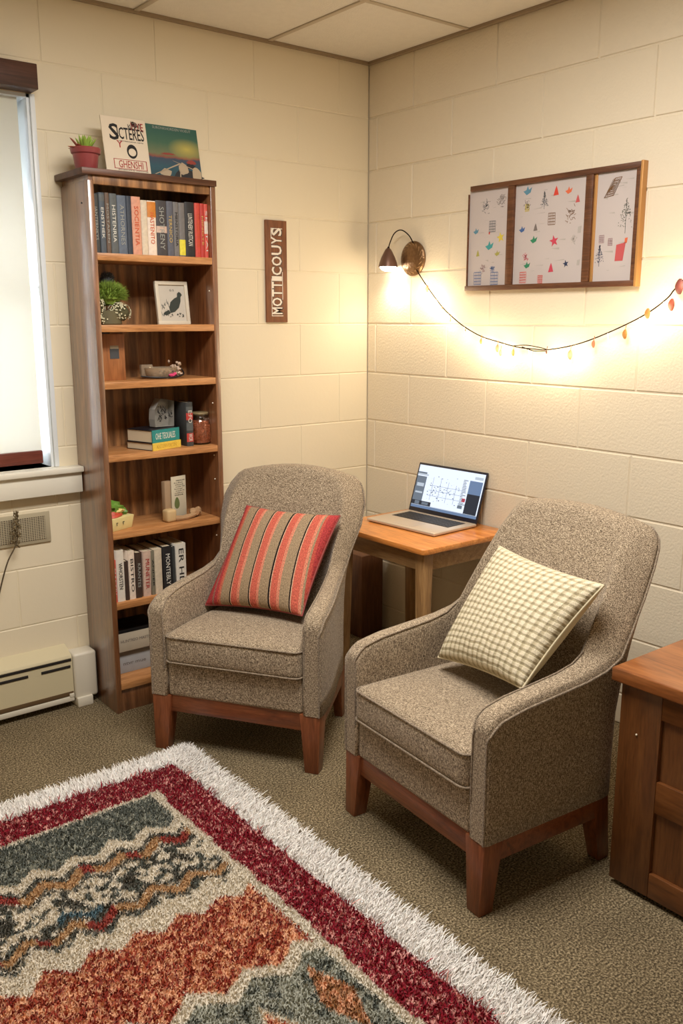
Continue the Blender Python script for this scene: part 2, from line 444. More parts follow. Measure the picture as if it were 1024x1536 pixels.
# dried stem
M_twig = mat('dried_stem', S(84, 70, 48), 0.9, var=0.3, vscale=60)
M_twig2 = mat('dried_seed_head', S(112, 96, 66), 0.9, var=0.4, vscale=90)
tw = thing('dried_stem', 'dried brown seed stem standing in front of the wall grille', 'dried plant', (-1.78, -0.05, 0.252))
mb = MB()
st = smooth_path([(-0.16, 0.02, 0), (-0.11, 0.0, 0.2), (-0.058, -0.02, 0.385), (-0.012, -0.01, 0.46), (0.002, 0, 0.52), (0.004, 0, 0.585)], 6)
mb.tube(st, [0.0035 - 0.0018 * i / len(st) for i in range(len(st))], 6); mb.build('stem', M_twig, tw)
mb = MB(); random.seed(5)
for k in range(70):
    t = random.random(); z = 0.45 + 0.125 * t; a = random.uniform(0, 2 * PI); r = 0.008 + 0.012 * math.sin(PI * min(1, t + .15))
    p = Vector((0.0 - 0.012 * (1 - t), 0, z)); q = p + Vector((math.cos(a) * r, math.sin(a) * r * 0.8, random.uniform(-0.012, 0.02)))
    mb.tube([p, (p + q) / 2 + Vector((0, 0, .003)), q], [0.001, 0.0016, 0.0005], 4)
    mb.ball(q, (0.0022, 0.0022, 0.004), 4)
mb.build('seed_head', M_twig2, tw)

# ------------------------------------------------------------------ bookshelf
BX0, BX1, BD, BH = -1.505, -0.985, 0.25, 2.052
bk = thing('bookshelf', 'tall narrow reddish brown wooden bookshelf beside the window', 'bookshelf', (0, 0, 0))
T = 0.022
mb = MB(); mb.box(BX0, BX0 + T, -BD, -0.002, 0, BH - 0.018, 0.0015); mb.box(BX0 + 0.006, BX0 + T, -BD + .01, -0.002, BH - 0.02, BH); mb.build('side_panel', M_bw, bk)
mb = MB(); mb.box(BX1 - T, BX1, -BD, -0.002, 0, BH, 0.0015); mb.build('side_panel', M_bw, bk)
mb = MB(); mb.box(BX0 + T, BX1 - T, -0.012, -0.002, 0.02, BH); mb.build('back_panel', M_bback, bk)
mb = MB(); mb.box(BX0 - 0.022, BX1 + 0.002, -BD - 0.008, -0.002, BH, BH + 0.022, 0.002); mb.build('top_board', M_btop, bk)
mb = MB(); mb.box(BX0 + T, BX1 - T, -BD + 0.006, -BD + 0.024, BH - 0.03, BH, 0.001); mb.build('top_rail', M_bback, bk)
SH = [1.786, 1.530, 1.320, 1.045, 0.742, 0.458, 0.122]      # tops of the shelves
for k, z in enumerate(SH):
    mb = MB(); mb.box(BX0 + T, BX1 - T, -BD + 0.001, -0.012, z - 0.026, z, 0.0015)
    mb.build('shelf', M_bwh, bk)
mb = MB(); mb.box(BX0 + T, BX1 - T, -BD + 0.012, -BD + 0.028, 0.0, 0.095, 0.001); mb.build('kickboard', M_bw, bk)
M_peg = mat('shelf_peg', S(226, 214, 190), 0.4)
for k in range(5):
    mb = MB(); z = (1.66, 1.215, 1.0, 0.9, 0.66)[k]
    mb.ball((BX1 - T - 0.001, -BD + 0.03, z), 0.0032, 6); mb.build('shelf_peg', M_peg, bk)
mb = MB(); mb.ball((BX0 - 0.0005, -0.19, 1.96), 0.0035, 6); mb.build('screw', M_black, bk)

# ------------------------------------------------------------------ books
def book(label, x0, x1, z0, h, cov, ink, txt, depth=0.15, yf=-0.225, lean=0.0, group=None, bands=(), pagec=None, tw_=0.46, name='book'):
    w = (x1 - x0)
    root = thing(name, label, 'book', ((x0 + x1) / 2, yf, z0), 0, group)
    root.rotation_euler = (0, lean, 0)
    c = min(0.0022, w * 0.12); hw = w / 2
    mb = MB()
    mb.box(-hw, -hw + c, 0, depth, 0, h, c * .3, 1); mb.box(hw - c, hw, 0, depth, 0, h, c * .3, 1)
    # slightly rounded spine
    P = []
    for k in range(7):
        a = PI * k / 6; P.append((-hw * math.cos(a), -0.0035 * math.sin(a)))
    mb.add([(x, y, 0) for x, y in P] + [(x, y, h) for x, y in P] + [(x, 0.002, 0) for x, y in P] + [(x, 0.002, h) for x, y in P],
           [[i, i + 1, 8 + i, 7 + i] for i in range(6)] + [[14 + i, 15 + i, i + 1, i] for i in range(6)] + [[7 + i, 8 + i, 22 + i, 21 + i] for i in range(6)])
    cv = mb.build('cover', cov, root, ang=60)
    mb = MB(); mb.box(-hw + c, hw - c, 0.002, depth - 0.003, 0.003, h - 0.003); mb.build('pages', pagec or M_paper, root)
    if bands:
        for (p, q, bm_) in bands:
            mb = MB(); mb.add([(x * 1.01, y - 0.0005, h * p) for x, y in P] + [(x * 1.01, y - 0.0005, h * q) for x, y in P], [[i, i + 1, 8 + i, 7 + i] for i in range(6)])
            mb.build('spine_band', bm_, cv)
    if txt:
        mb = MB(); M = frame_m((0, -0.0042, h * 0.5), (0, 0, -1), (1, 0, 0))
        mb.text(txt, M, h=w * tw_, w=h * (.5 + .3 * random.random()), d=0.0005)
        mb.build('spine_lettering', ink, cv, smooth=False)
    return root
def bm_(name, r, g, b, var=0.25): return mat(name, S(r, g, b), 0.55, var=var, vscale=90, bump=0.15, bscale=200)
K = dict(dgrey=bm_('cloth_dark_grey', 56, 58, 58), slate=bm_('cloth_slate', 72, 80, 88), brown=bm_('cloth_brown', 96, 76, 62), ash=bm_('cloth_ash', 84, 88, 88),
         blue=bm_('cloth_dusty_blue', 88, 98, 112), navy=bm_('cloth_navy', 46, 54, 66), coral=bm_('cover_coral', 206, 146, 120), bone=bm_('cover_bone', 206, 190, 166),
         cream=bm_('cover_cream', 222, 204, 186), char=bm_('cover_charcoal', 62, 58, 60), steel=bm_('cover_steel', 86, 88, 98), lead=bm_('cover_lead', 110, 106, 104),
         black=bm_('cover_black', 34, 32, 33), red=bm_('cover_red', 196, 70, 56), red2=bm_('cover_brick', 182, 58, 50), red3=bm_('cover_scarlet', 206, 84, 70),
         white=bm_('cover_white', 216, 208, 194, .08), tan=bm_('cover_tan', 170, 140, 104), umber=bm_('cover_umber', 60, 44, 36), pink=bm_('cover_pink', 196, 168, 150),
         olive=bm_('cover_olive', 120, 114, 96), yellow=bm_('cover_yellow', 214, 200, 60), teal=bm_('cover_teal', 30, 128, 124), orange=bm_('cover_orange', 196, 120, 40),
         mustard=bm_('cover_mustard', 220, 186, 70))
I = dict(w=mat('ink_white', S(212, 208, 196), 0.7), k=M_ink, r=mat('ink_red', S(160, 30, 32), 0.7), g=mat('ink_grey', S(150, 150, 142), 0.7), o=mat('ink_orange', S(196, 84, 44), 0.7), gold=mat('ink_gold', S(190, 160, 90), 0.6))
z = SH[0]; G1 = 'upright books on the top shelf'
TB = [(-1.482, -1.459, .205, 'dgrey', 'g', 'IANTERNKYS', 'dark grey book with pale spine lettering, first from the left on the top shelf'),
      (-1.457, -1.435, .211, 'slate', 'w', 'ENSTHEK', 'slate blue book with white lettering on the upper spine, second from the left'),
      (-1.434, -1.417, .212, 'brown', 'g', 'MOSTAREN', 'thin brown book between the slate and ash grey spines on the top shelf'),
      (-1.416, -1.388, .211, 'ash', 'w', 'HISTENRIA', 'thick ash grey book with heavy white lettering on its spine'),
      (-1.387, -1.352, .207, 'blue', 'g', 'ATHORNES', 'wide dusty blue book, widest of the grey-blue spines on the top shelf'),
      (-1.351, -1.331, .207, 'navy', None, '', 'plain navy book without lettering left of the coral spine'),
      (-1.330, -1.294, .207, 'coral', 'o', 'SOCIENTIA', 'wide coral pink book with orange printing on its spine'),
      (-1.293, -1.268, .197, 'bone', None, '', 'plain bone white book between the coral and the orange-topped spine'),
      (-1.267, -1.232, .197, 'cream', 'o', 'HASTENITO', 'cream book with an orange block at the top of its spine'),
      (-1.231, -1.188, .201, 'char', 'g', 'SHOTRENY', 'wide charcoal book with a pale label on its spine'),
      (-1.187, -1.160, .201, 'steel', 'gold', 'TERNICO', 'steel grey book with gold lettering right of the wide charcoal one'),
      (-1.159, -1.137, .200, 'lead', 'k', 'MENSTORIA', 'lead grey book with dark lettering beside the yellow-footed spine'),
      (-1.136, -1.110, .199, 'lead', None, '', 'grey book with a bright yellow patch low on its spine'),
      (-1.109, -1.068, .204, 'black', 'w', 'LUNTENEBY RUSTICAN', 'black book with white lettering, left of the red books'),
      (-1.067, -1.044, .203, 'red', 'o', 'THERTOS', 'red book standing directly right of the black one'),
      (-1.043, -1.026, .203, 'red2', 'gold', 'MINOTE', 'darker brick red book in the middle of the red ones'),
      (-1.025, -1.009, .202, 'red3', 'w', 'SENTAI', 'scarlet book with a white patch at the right end of the top shelf')]
for (a, c, h, ck, ik, tx, lb) in TB:
    bands = ()
    if 'orange block' in lb: bands = ((0.70, 0.98, K['orange']),)
    if 'yellow patch' in lb: bands = ((0.03, 0.32, K['yellow']),)
    if 'pale label' in lb: bands = ((0.42, 0.54, K['pink']),)
    if 'white patch' in lb: bands = ((0.45, 0.68, K['cream']),)
    if 'slate blue' in lb: bands = ((0.86, 0.97, K['ash']),)
    book(lb, a, c, z, h, K[ck], I.get(ik), tx, group=G1, bands=bands)
z = SH[5]; G2 = 'upright books on the lower shelf behind the chair arm'
LB = [(-1.482, -1.468, .172, 'red3', 'w', 'MASTRI', 0, 'thin red and white book at the left end of the lower shelf'),
      (-1.467, -1.434, .208, 'white', 'k', 'WHORSTEN', 0, 'thick white book with black lettering, second from the left on the lower shelf'),
      (-1.432, -1.417, .160, 'umber', None, '', 0, 'short dark umber book between the white and the cream spine'),
      (-1.415, -1.389, .197, 'cream', 'k', 'BISTRO', 0, 'cream book with dark lettering on the lower shelf'),
      (-1.388, -1.362, .186, 'umber', 'g', 'KRANTES', 0.03, 'dark brown book with grey lettering, tilted on the lower shelf'),
      (-1.356, -1.322, .186, 'pink', 'r', 'MUNETER', 0.03, 'pink book with dark red lettering on the lower shelf'),
      (-1.319, -1.303, .184, 'olive', 'k', 'ANDER', 0.0, 'thin olive grey book right of the pink one'),
      (-1.302, -1.270, .188, 'bone', None, '', 0.0, 'plain white book behind the arm of the striped-pillow chair'),
      (-1.264, -1.224, .192, 'black', 'w', 'MONTEBLY', 0.0, 'black book with bold white lettering on the lower shelf'),
      (-1.222, -1.210, .186, 'dgrey', None, '', 0.0, 'narrow dark grey book right of the bold black one'),
      (-1.206, -1.160, .194, 'white', 'k', 'ER HD', 0.0, 'thick white boxed book at the right end of the lower row')]
for (a, c, h, ck, ik, tx, ln, lb) in LB:
    book(lb, a, c, z, h, K[ck], I.get(ik), tx, group=G2, lean=ln)

# things on top of the shelf
ZT = BH + 0.022
M_pot = mat('pot_plum_glaze', S(142, 62, 62), 0.35, var=0.12, vscale=12)
M_soil = mat('soil', S(54, 40, 30), 1.0, bump=1, bscale=300)
M_succ = mat('succulent_green', S(150, 178, 74), 0.45, var=0.25, vscale=25)
M_succ2 = mat('succulent_red', S(168, 84, 62), 0.5, var=0.25, vscale=25)
pp = thing('potted_succulent', 'small green succulent in a plum red pot on top of the bookshelf', 'plant', (-1.463, -0.15, ZT))
mb = MB(); mb.lathe([(0.001, 0.0), (0.036, 0.0), (0.038, 0.003), (0.046, 0.058), (0.052, 0.062), (0.055, 0.078), (0.053, 0.081), (0.049, 0.079), (0.047, 0.066), (0.001, 0.066)], 32)
mb.build('pot', M_pot, pp)
mb = MB(); mb.lathe([(0.0005, 0.070), (0.046, 0.069), (0.047, 0.064)], 24, close=False); mb.build('soil', M_soil, pp)
def leaf(mb, base, dirv, L_, w, th=0.003, curl=0.3, n=7):
    base = Vector(base); d = Vector(dirv).normalized(); side = d.cross(Vector((0, 0, 1)))
    if side.length < 1e-3: side = Vector((1, 0, 0))
    side.normalize(); up = side.cross(d).normalized(); rows = []
    for i in range(n):
        t = i / (n - 1); ww = w * (math.sin(PI * min(1, 0.18 + t * 0.82)) ** 0.8) + 0.0002
        c = base + d * L_ * t - Vector((0, 0, 1)) * curl * L_ * t * t
        rows.append([c + side * ww * math.cos(a) + up * (th if ww > .001 else .0003) * math.sin(a) for a in [2 * PI * k / 8 for k in range(8)]])
    V = mb.grid(rows, cv=True); mb.face(V[0]); mb.face(V[-1])
random.seed(11)
mb = MB()
for k in range(19):
    a = 2 * PI * k / 19 + random.uniform(-.2, .2); e = random.uniform(0.9, 2.6) if k % 3 else 4
    leaf(mb, (0.008 * math.cos(a), 0.008 * math.sin(a), 0.07), (math.cos(a), math.sin(a), e), random.uniform(.045, .066), .0065, .003, 0.05)
mb.build('leaves', M_succ, pp)
mb = MB()
for k, (a, e, L_) in enumerate(((PI * .95, .6, .05), (PI * 1.1, .4, .06), (PI * 1.2, .9, .045), (PI, 1.6, .07), (PI * .85, .5, .045), (-.2, 1.0, .04))):
    leaf(mb, (0.02 * math.cos(a), 0.02 * math.sin(a), 0.07), (math.cos(a), math.sin(a), e), L_, .010, .002, 0.25)
mb.build('red_leaves', M_succ2, pp)

def leaning_card(name, label, cat, x0, x1, h, ybase, ytop, z0, thick, body_mat, art):
    root = thing(name, label, cat, ((x0 + x1) / 2, ybase, z0))
    tilt = math.asin((ytop - ybase) / h)
    root.rotation_euler = (-tilt, 0, 0)
    w = x1 - x0
    mb = MB(); mb.box(-w / 2, w / 2, 0.0, thick, 0, h, min(0.001, thick * .3), 1); mb.build('card', body_mat, root)
    art(root, w, h)
    return root
M_magp = mat('magazine_paper', S(218, 202, 178), 0.5, var=0.06, vscale=14)
def art_mag(root, w, h):
    F = lambda x, y: frame_m((x * w - w / 2, -0.0002, y * h), (1, 0, 0), (0, 0, 1))
    mb = MB()
    mb.text('S', F(.26, .74), h=.060, w=.038, bold=.02); mb.text('ICTERES', F(.63, .73), h=.044, w=.108, bold=.01); mb.text('UNTREICKNA NITS', F(.62, .595), h=.004, w=.10)
    for q in range(9): mb.text(random.choice('KHWRT'), F(.72 + random.uniform(-.12, .16), .87 + random.uniform(-.05, .05)), h=.018, w=.012)
    # round badge
    ring = [(0.021 * math.cos(a) , 0.026 * math.sin(a)) for a in [2 * PI * k / 20 for k in range(20)]]
    mb.poly(ring, F(.62, .43)); mb.text('ENSIHTA NICHE', F(.6, .10), h=.003, w=.12)
    mb.build('lettering', M_ink, root, smooth=False)
    mb = MB(); mb.poly([(x * .72, y * .55 - .003) for x, y in ring], F(.62, .43), 0.0012); mb.build('badge_centre', M_magp, root)
    mb = MB()
    mb.text('GHENSHI', F(.56, .20), h=.027, w=.098)
    for a, c, e, f in ((.18, .92, .275, .283), (.18, .92, .115, .123), (.18, .195, .115, .283), (.905, .92, .115, .283)):
        mb.poly([((a - .5) * w, e * h), ((c - .5) * w, e * h), ((c - .5) * w, f * h), ((a - .5) * w, f * h)], frame_m((0, -.0002, 0), (1, 0, 0), (0, 0, 1)))
    mb.text('MYE', F(.80, .87), h=.028, w=.05); mb.text('Y', F(.36, .54), h=.026, w=.024)
    mb.build('red_lettering', I['r'], root, smooth=False)
random.seed(2)
leaning_card('magazine', 'cream magazine with black lettering and red title box leaning above the bookshelf', 'magazine', -1.385, -1.205, 0.215, -0.155, -0.115, ZT, 0.006, M_magp, art_mag)
m, nt, N, L, P = new_mat('record_sleeve_print')
tc = N.new('ShaderNodeTexCoord'); sp = N.new('ShaderNodeSeparateXYZ'); L.new(tc.outputs['Generated'], sp.inputs[0])
nz = N.new('ShaderNodeTexNoise'); nz.inputs['Scale'].default_value = 6; nz.inputs['Detail'].default_value = 5; L.new(tc.outputs['Generated'], nz.inputs['Vector'])
ad = N.new('ShaderNodeMath'); ad.operation = 'MULTIPLY_ADD'; L.new(nz.outputs['Fac'], ad.inputs[0]); ad.inputs[1].default_value = 0.12; L.new(sp.outputs['Z'], ad.inputs[2])
rp = ramp(N, [(0.0, S(44, 60, 62)), (0.3, S(44, 82, 94)), (0.47, S(58, 70, 88)), (0.505, S(132, 76, 62)), (0.55, S(104, 112, 80)), (0.75, S(62, 98, 78)), (0.97, S(46, 88, 78))])
L.new(ad.outputs[0], rp.inputs['Fac'])
# yellow cloud on the right
vx = N.new('ShaderNodeVectorMath'); vx.operation = 'DISTANCE'
mp = N.new('ShaderNodeMapping'); mp.inputs['Scale'].default_value = (1, 0, 1.8); L.new(tc.outputs['Generated'], mp.inputs['Vector']); L.new(mp.outputs[0], vx.inputs[0]); vx.inputs[1].default_value = (0.76, 0, 1.10)
rc = ramp(N, [(0.0, (.8, .8, .8, 1)), (0.36, (0, 0, 0, 1))]); L.new(vx.outputs['Value'], rc.inputs['Fac'])
mx = N.new('ShaderNodeMix'); mx.data_type = 'RGBA'; L.new(rc.outputs['Color'], mx.inputs[0]); L.new(rp.outputs['Color'], mx.inputs[6]); mx.inputs[7].default_value = S(196, 176, 84)
L.new(mx.outputs[2], P.inputs['Base Color']); P.inputs['Roughness'].default_value = 0.4
M_rec = m
def art_rec(root, w, h):
    Mx = frame_m((-w / 2, -0.0002, 0), (1, 0, 0), (0, 0, 1))
    def blob(cx, cy, rx, ry, k=14, j=.25): return [((cx + rx * math.cos(2 * PI * i / k) * (1 + random.uniform(-j, j))) * w, (cy + ry * math.sin(2 * PI * i / k) * (1 + random.uniform(-j, j))) * h) for i in range(k)]
    mb = MB()
    mb.poly(blob(.66, .24, .10, .10), Mx); mb.poly(blob(.9, .16, .08, .12), Mx); mb.poly(blob(.32, .14, .10, .07), Mx)
    mb.poly([(.10 * w, .10 * h), (.13 * w, .10 * h), (.62 * w, .33 * h), (.60 * w, .345 * h)], Mx); mb.poly([(.46 * w, .38 * h), (.48 * w, .37 * h), (.86 * w, .24 * h), (.85 * w, .26 * h)], Mx)
    mb.poly([(.56 * w, .0 * h), (.585 * w, .0 * h), (.60 * w, .2 * h), (.585 * w, .2 * h)], Mx)
    mb.build('pale_shapes', mat('record_cream', S(176, 156, 128), .6), root, smooth=False)
    mb = MB(); mb.poly(blob(.72, .11, .27, .10), Mx, .0004); mb.poly(blob(.8, .30, .08, .05), Mx, .0004); mb.build('dark_shapes', mat('record_dark', S(36, 34, 36), .6), root, smooth=False)
    mb = MB(); mb.poly(blob(.82, .38, .09, .04), Mx, .0004); mb.poly(blob(.4, .49, .12, .02), Mx, .0004); mb.build('red_shapes', mat('record_red', S(140, 56, 46), .6), root, smooth=False)
    mb = MB(); mb.text('SURONKHORDEN VIOEUT', frame_m((0.02 * w, -.0002, .95 * h), (1, 0, 0), (0, 0, 1)), h=.010, w=.165, d=.0004); mb.build('lettering', I['g'], root, smooth=False)
leaning_card('record_sleeve', 'square green and blue painted picture standing beside the magazine on top of the bookshelf', 'picture', -1.208, -0.978, 0.21, -0.145, -0.105, ZT, 0.004, M_rec, art_rec)

# shelf 2: moss plant, bird picture
z = SH[1]
M_moss = mat('moss_green', S(122, 146, 54), 0.9, var=0.4, vscale=60)
M_wfl = mat('white_blossom', S(206, 200, 170), 0.9, var=0.12, vscale=80)
M_twine = mat('blue_grey_straw', S(92, 98, 108), 0.9, var=0.4, vscale=120)
fl = thing('flower_arrangement', 'mossy green arrangement with cream blossoms and a grey-blue tuft on the second shelf', 'plant', (-1.415, -0.15, z))
mb = MB(); mb.lathe([(0.001, 0), (0.05, 0), (0.054, 0.004), (0.058, 0.05), (0.054, 0.052), (0.05, 0.045), (0.001, 0.045)], 20); mb.build('bowl', mat('bowl_olive', S(94, 88, 62), .7), fl)
random.seed(21)
def tuft(mb, c, r, n, L_, w, flat=1.0):
    for k in range(n):
        a = random.uniform(0, 2 * PI); b = math.acos(random.uniform(-0.35, 1))
        d = Vector((math.sin(b) * math.cos(a), math.sin(b) * math.sin(a), math.cos(b) * flat))
        p = Vector(c) + Vector((d.x * r[0], d.y * r[1], d.z * r[2])) * random.uniform(.75, 1.0)
        s = d.cross(Vector((random.random(), random.random(), random.random() + .01))).normalized() * w
        q = p + (d + Vector((random.uniform(-.5, .5), random.uniform(-.5, .5), random.uniform(-.3, .5)))).normalized() * L_ * random.uniform(.6, 1.2)
        mb.add([p - s, p + s, q], [(0, 1, 2)])
mb = MB(); mb.ball((0.010, 0, .108), (.058, .045, .036), 10, .3, 30); tuft(mb, (0.010, 0, .108), (.060, .048, .038), 2600, .026, .0012); mb.build('moss', M_moss, fl, recalc=False)
mb = MB(); mb.ball((.038, -.028, .045), (.040, .028, .031), 8, .2, 30); mb.ball((-.05, -.02, .062), (.026, .028, .048), 8, .2, 30); mb.ball((-.035, -.03, .02), (.028, .018, .017), 8, .2, 30); mb.build('dark_gap_cores', mat('gap_shade_olive', S(74, 70, 44), .9, var=.3, vscale=60), fl)  # core balls coloured dark to put shade into the gaps between blossoms
mb = MB()
def petals(mb, c, r, n, s=.0042):
    for k in range(n):
        a = random.uniform(0, 2 * PI); b = math.acos(random.uniform(-0.6, 1))
        d = Vector((math.sin(b) * math.cos(a), math.sin(b) * math.sin(a), math.cos(b)))
        p = Vector(c) + Vector((d.x * r[0], d.y * r[1], d.z * r[2]))
        u = d.orthogonal().normalized(); v = d.cross(u)
        t = random.uniform(0, 2 * PI); ring = [p + (u * math.cos(t + i * 1.2566) + v * math.sin(t + i * 1.2566)) * s + d * .002 for i in range(5)]
        mb.add([p - d * .001] + ring, [(0, i + 1, (i + 1) % 5 + 1) for i in range(5)])
petals(mb, (.038, -.028, .045), (.046, .034, .037), 210, .0036); petals(mb, (-.05, -.02, .062), (.032, .034, .054), 170, .0036); petals(mb, (-.035, -.03, .02), (.034, .024, .02), 70, .0036)
mb.build('blossoms', M_wfl, fl, recalc=False)
mb = MB(); mb.ball((.022, .03, .168), (.024, .02, .022), 8); tuft(mb, (.022, .03, .168), (.025, .022, .024), 420, .012, .0012); mb.tube([(.02, .03, .11), (.022, .03, .16)], .004, 6); mb.build('grey_tuft', M_twine, fl, recalc=False)
# framed bird
M_wframe = mat('pale_frame', S(206, 196, 176), 0.45)
M_mount = mat('picture_paper', S(190, 182, 168), 0.7, var=0.06, vscale=30)
fr = thing('picture_frame', 'small cream frame with an ink drawing of a bird on the second shelf', 'picture frame', (-1.135, -0.165, z), R(3))
fr.rotation_euler = (R(-7), 0, R(3))
w, h = .146, .168
mb = MB()
for q in ((-w / 2, w / 2, 0, .014), (-w / 2, w / 2, h - .014, h), (-w / 2, -w / 2 + .014, .012, h - .012), (w / 2 - .014, w / 2, .012, h - .012)): mb.box(q[0], q[1], 0, .014, q[2], q[3], .0015)
mb.build('frame', M_wframe, fr)
mb = MB(); mb.box(-w / 2 + .01, w / 2 - .01, .007, .012, .01, h - .01); mb.build('picture', M_mount, fr)
mb = MB(); Mx = frame_m((0, .0068, 0), (1, 0, 0), (0, 0, 1))
mb.poly([(-.012, .045), (.008, .050), (.028, .066), (.038, .090), (.040, .108), (.047, .116), (.042, .124), (.034, .128), (.026, .122), (.024, .108), (.010, .102), (-.008, .088), (-.016, .066)], Mx)
mb.poly([(-.012, .045), (-.03, .036), (-.045, .040), (-.04, .048), (-.018, .058)], Mx)
for k in range(26):
    x = random.uniform(-.05, -.015); y = random.uniform(.03, .085); mb.poly([(x, y), (x + .002, y), (x + random.uniform(-.004, .006), y + random.uniform(.006, .018))], Mx)
for k in range(16):
    x = random.uniform(-.02, .045); y = random.uniform(.028, .045); mb.poly([(x, y), (x + .008, y + .001), (x + .004, y + .004)], Mx)
mb.text('G S', frame_m((0.002, .0068, .134), (1, 0, 0), (0, 0, 1)), h=.008, w=.02, d=.0004)
mb.build('bird_drawing', mat('drawing_ink', S(50, 56, 50), .8), fr, smooth=False)

# shelf 3: wooden plaque with slate patch; glasses and trinkets
z = SH[2]
M_plaq = wood('plaque_wood', S(120, 70, 34), S(156, 98, 54), S(176, 118, 70), 'z', 6, .5, 9)
pl = thing('wooden_box', 'plain brown wooden box with a small slate patch, left on the third shelf', 'box', (-1.412, -0.16, z))
mb = MB(); mb.box(-.066, .058, 0, .06, 0, .176, .002); mb.build('box_body', M_plaq, pl)
mb = MB(); mb.box(-.070, .0, .002, .058, .176, .182, .001); mb.build('lid', M_dark, pl)
mb = MB(); mb.box(-.004, .034, -.001, .001, .082, .122, .0005, 1); mb.build('slate_patch', mat('slate_patch', S(64, 66, 68), .7), pl)
mb = MB(); mb.box(-.002, .032, -.0012, .0005, .120, .132); mb.build('pale_label', mat('pale_label', S(160, 150, 130), .7), pl)
mb = MB(); mb.ball((0, -.001, .180), .004, 6); mb.build('knob', M_bronze, pl)
M_clear = mat('clear_plastic', S(214, 196, 170), 0.12, trans=0.75)
tr = thing('trinket_dish', 'clear oval dish with shells, beads and a pink ribbon on the third shelf', 'dish', (-1.20, -0.155, z))
mb = MB()
prof = [(0.02, 0.0), (0.055, 0.003), (0.066, 0.014), (0.070, 0.034), (0.068, 0.035), (0.063, 0.015), (0.052, 0.006), (0.02, 0.003)]
mb.lathe(prof, 28, Matrix.Diagonal((1.05, .72, 1.25, 1))); mb.build('dish', M_clear, tr)
mb = MB(); mb.tube(smooth_path([(-.098, -.02, .012), (-.05, -.052, .008), (.02, -.058, .006), (.075, -.04, .014), (.088, -.01, .03), (.078, .01, .05)], 6), .0032, 6); mb.build('dark_rim_wire', M_black, tr)
random.seed(4); mb = MB()
for k in range(70):
    p = (random.uniform(.0, .075), random.uniform(-.035, .02), random.uniform(.008, .05) if random.random() < .7 else random.uniform(.03, .066))
    if p[0] < .04: p = (p[0], p[1], p[2] * .5)
    mb.ball(p, (random.uniform(.004, .009), .005, random.uniform(.003, .008)), 5, .4, 30)
mb.build('shells', mat('shell_mix', S(186, 162, 140), .5, var=.6, vscale=60), tr)
mb = MB()
for k in range(14): mb.ball((.005 + random.uniform(-.03, .045), random.uniform(-.045, -.02), random.uniform(.008, .03)), .005, 5, .3, 30)
mb.build('dark_beads', mat('dark_bead', S(66, 50, 46), .35), tr)
mb = MB(); mb.ball((.022, -.048, .014), (.014, .006, .007), 6, .4, 30); mb.ball((.036, -.046, .018), (.008, .006, .006), 6, .4, 30); mb.build('pink_ribbon', mat('pink_ribbon', S(206, 60, 110), .5), tr)
mb = MB(); mb.box(-.085, -.035, .0, .022, .006, .056, .004); mb.build('clear_case', M_clear, tr)

# shelf 4: stacked books, leaning boxes, jar
z = SH[3]
def flat_book(label, z0, th, rot, loc, w, d, cov, spine, ink, txt):
    root = thing('book', label, 'book', (loc[0], loc[1], z0), R(rot), 'thick books lying flat on the fourth shelf')
    mb = MB(); mb.box(-w / 2, w / 2, -d / 2, d / 2, 0, .003, .0008, 1); mb.box(-w / 2, w / 2, -d / 2, d / 2, th - .003, th, .0008, 1); mb.build('cover', cov, root)
    mb = MB(); mb.box(-w / 2 - .0005, w / 2 + .0005, -d / 2 - .003, -d / 2 + .002, .0, th, .0008, 1); sp = mb.build('spine', spine, root)
    mb = MB(); mb.box(-w / 2 + .003, w / 2 - .003, -d / 2 + .002, d / 2 - .003, .003, th - .003); mb.build('pages', M_paper, root)
    mb = MB(); mb.text(txt, frame_m((-.004, -d / 2 - .003, th * .5), (1, 0, 0), (0, 0, 1)), h=th * .5, w=w * .72, d=.0006); mb.build('spine_lettering', ink, sp, smooth=False)
flat_book('thick book with a yellow spine lying under the teal one on the fourth shelf', z, .030, 18, (-1.245, -.150), .155, .145, M_dark, K['mustard'], mat('ink_tan', S(190, 150, 50), .7), 'ANTENVORTIN')
flat_book('thick black book with a teal spine and white title, top of the flat stack', z + .030, .050, 18, (-1.245, -.148), .150, .140, mat('cover_jet', S(26, 26, 32), .35), K['teal'], I['w'], 'OHE TEOUALES')
bx = thing('boxed_set', 'grey illustrated slipcase leaning on the teal book stack beside the jar', 'book', (-1.150, -.150, z + .081), 0)
bx.rotation_euler = (0, R(2), R(14))
M_litho = mat('litho_grey', S(150, 146, 138), .6, var=.15, vscale=40)
mb = MB(); mb.poly([(-.098, .0), (0, 0), (0, .102), (-.07, .112), (-.10, .07), (-.102, .03)], frame_m((0, 0, 0), (1, 0, 0), (0, 0, 1)), -.035); mb.build('case', M_litho, bx, smooth=False)
mb = MB(); Mx = frame_m((0, -.0002, 0), (1, 0, 0), (0, 0, 1)); random.seed(8)
for k in range(46):
    x = random.uniform(-.092, -.045); y = random.uniform(.02, .08); mb.poly([(x, y), (x + random.uniform(.002, .012), y + random.uniform(-.006, .006)), (x + random.uniform(0, .008), y + random.uniform(.002, .012))], Mx)
for k in range(16):
    x = random.uniform(-.036, -.016); y = random.uniform(.035, .06); mb.poly([(x, y), (x + random.uniform(.002, .01), y + random.uniform(-.004, .004)), (x + random.uniform(0, .006), y + random.uniform(.002, .01))], Mx)
mb.build('ink_picture', M_ink, bx, smooth=False)
dv = book('narrow upright case with red and white spine blocks between the book stack and the jar', -1.124, -1.094, z, .178, K['dgrey'], I['w'], '', depth=.12, yf=-.205, group=None,
          bands=((.60, .76, K['red2']), (.10, .30, K['red2']), (.80, .90, K['ash']), (.36, .54, K['ash'])), name='boxed_book')
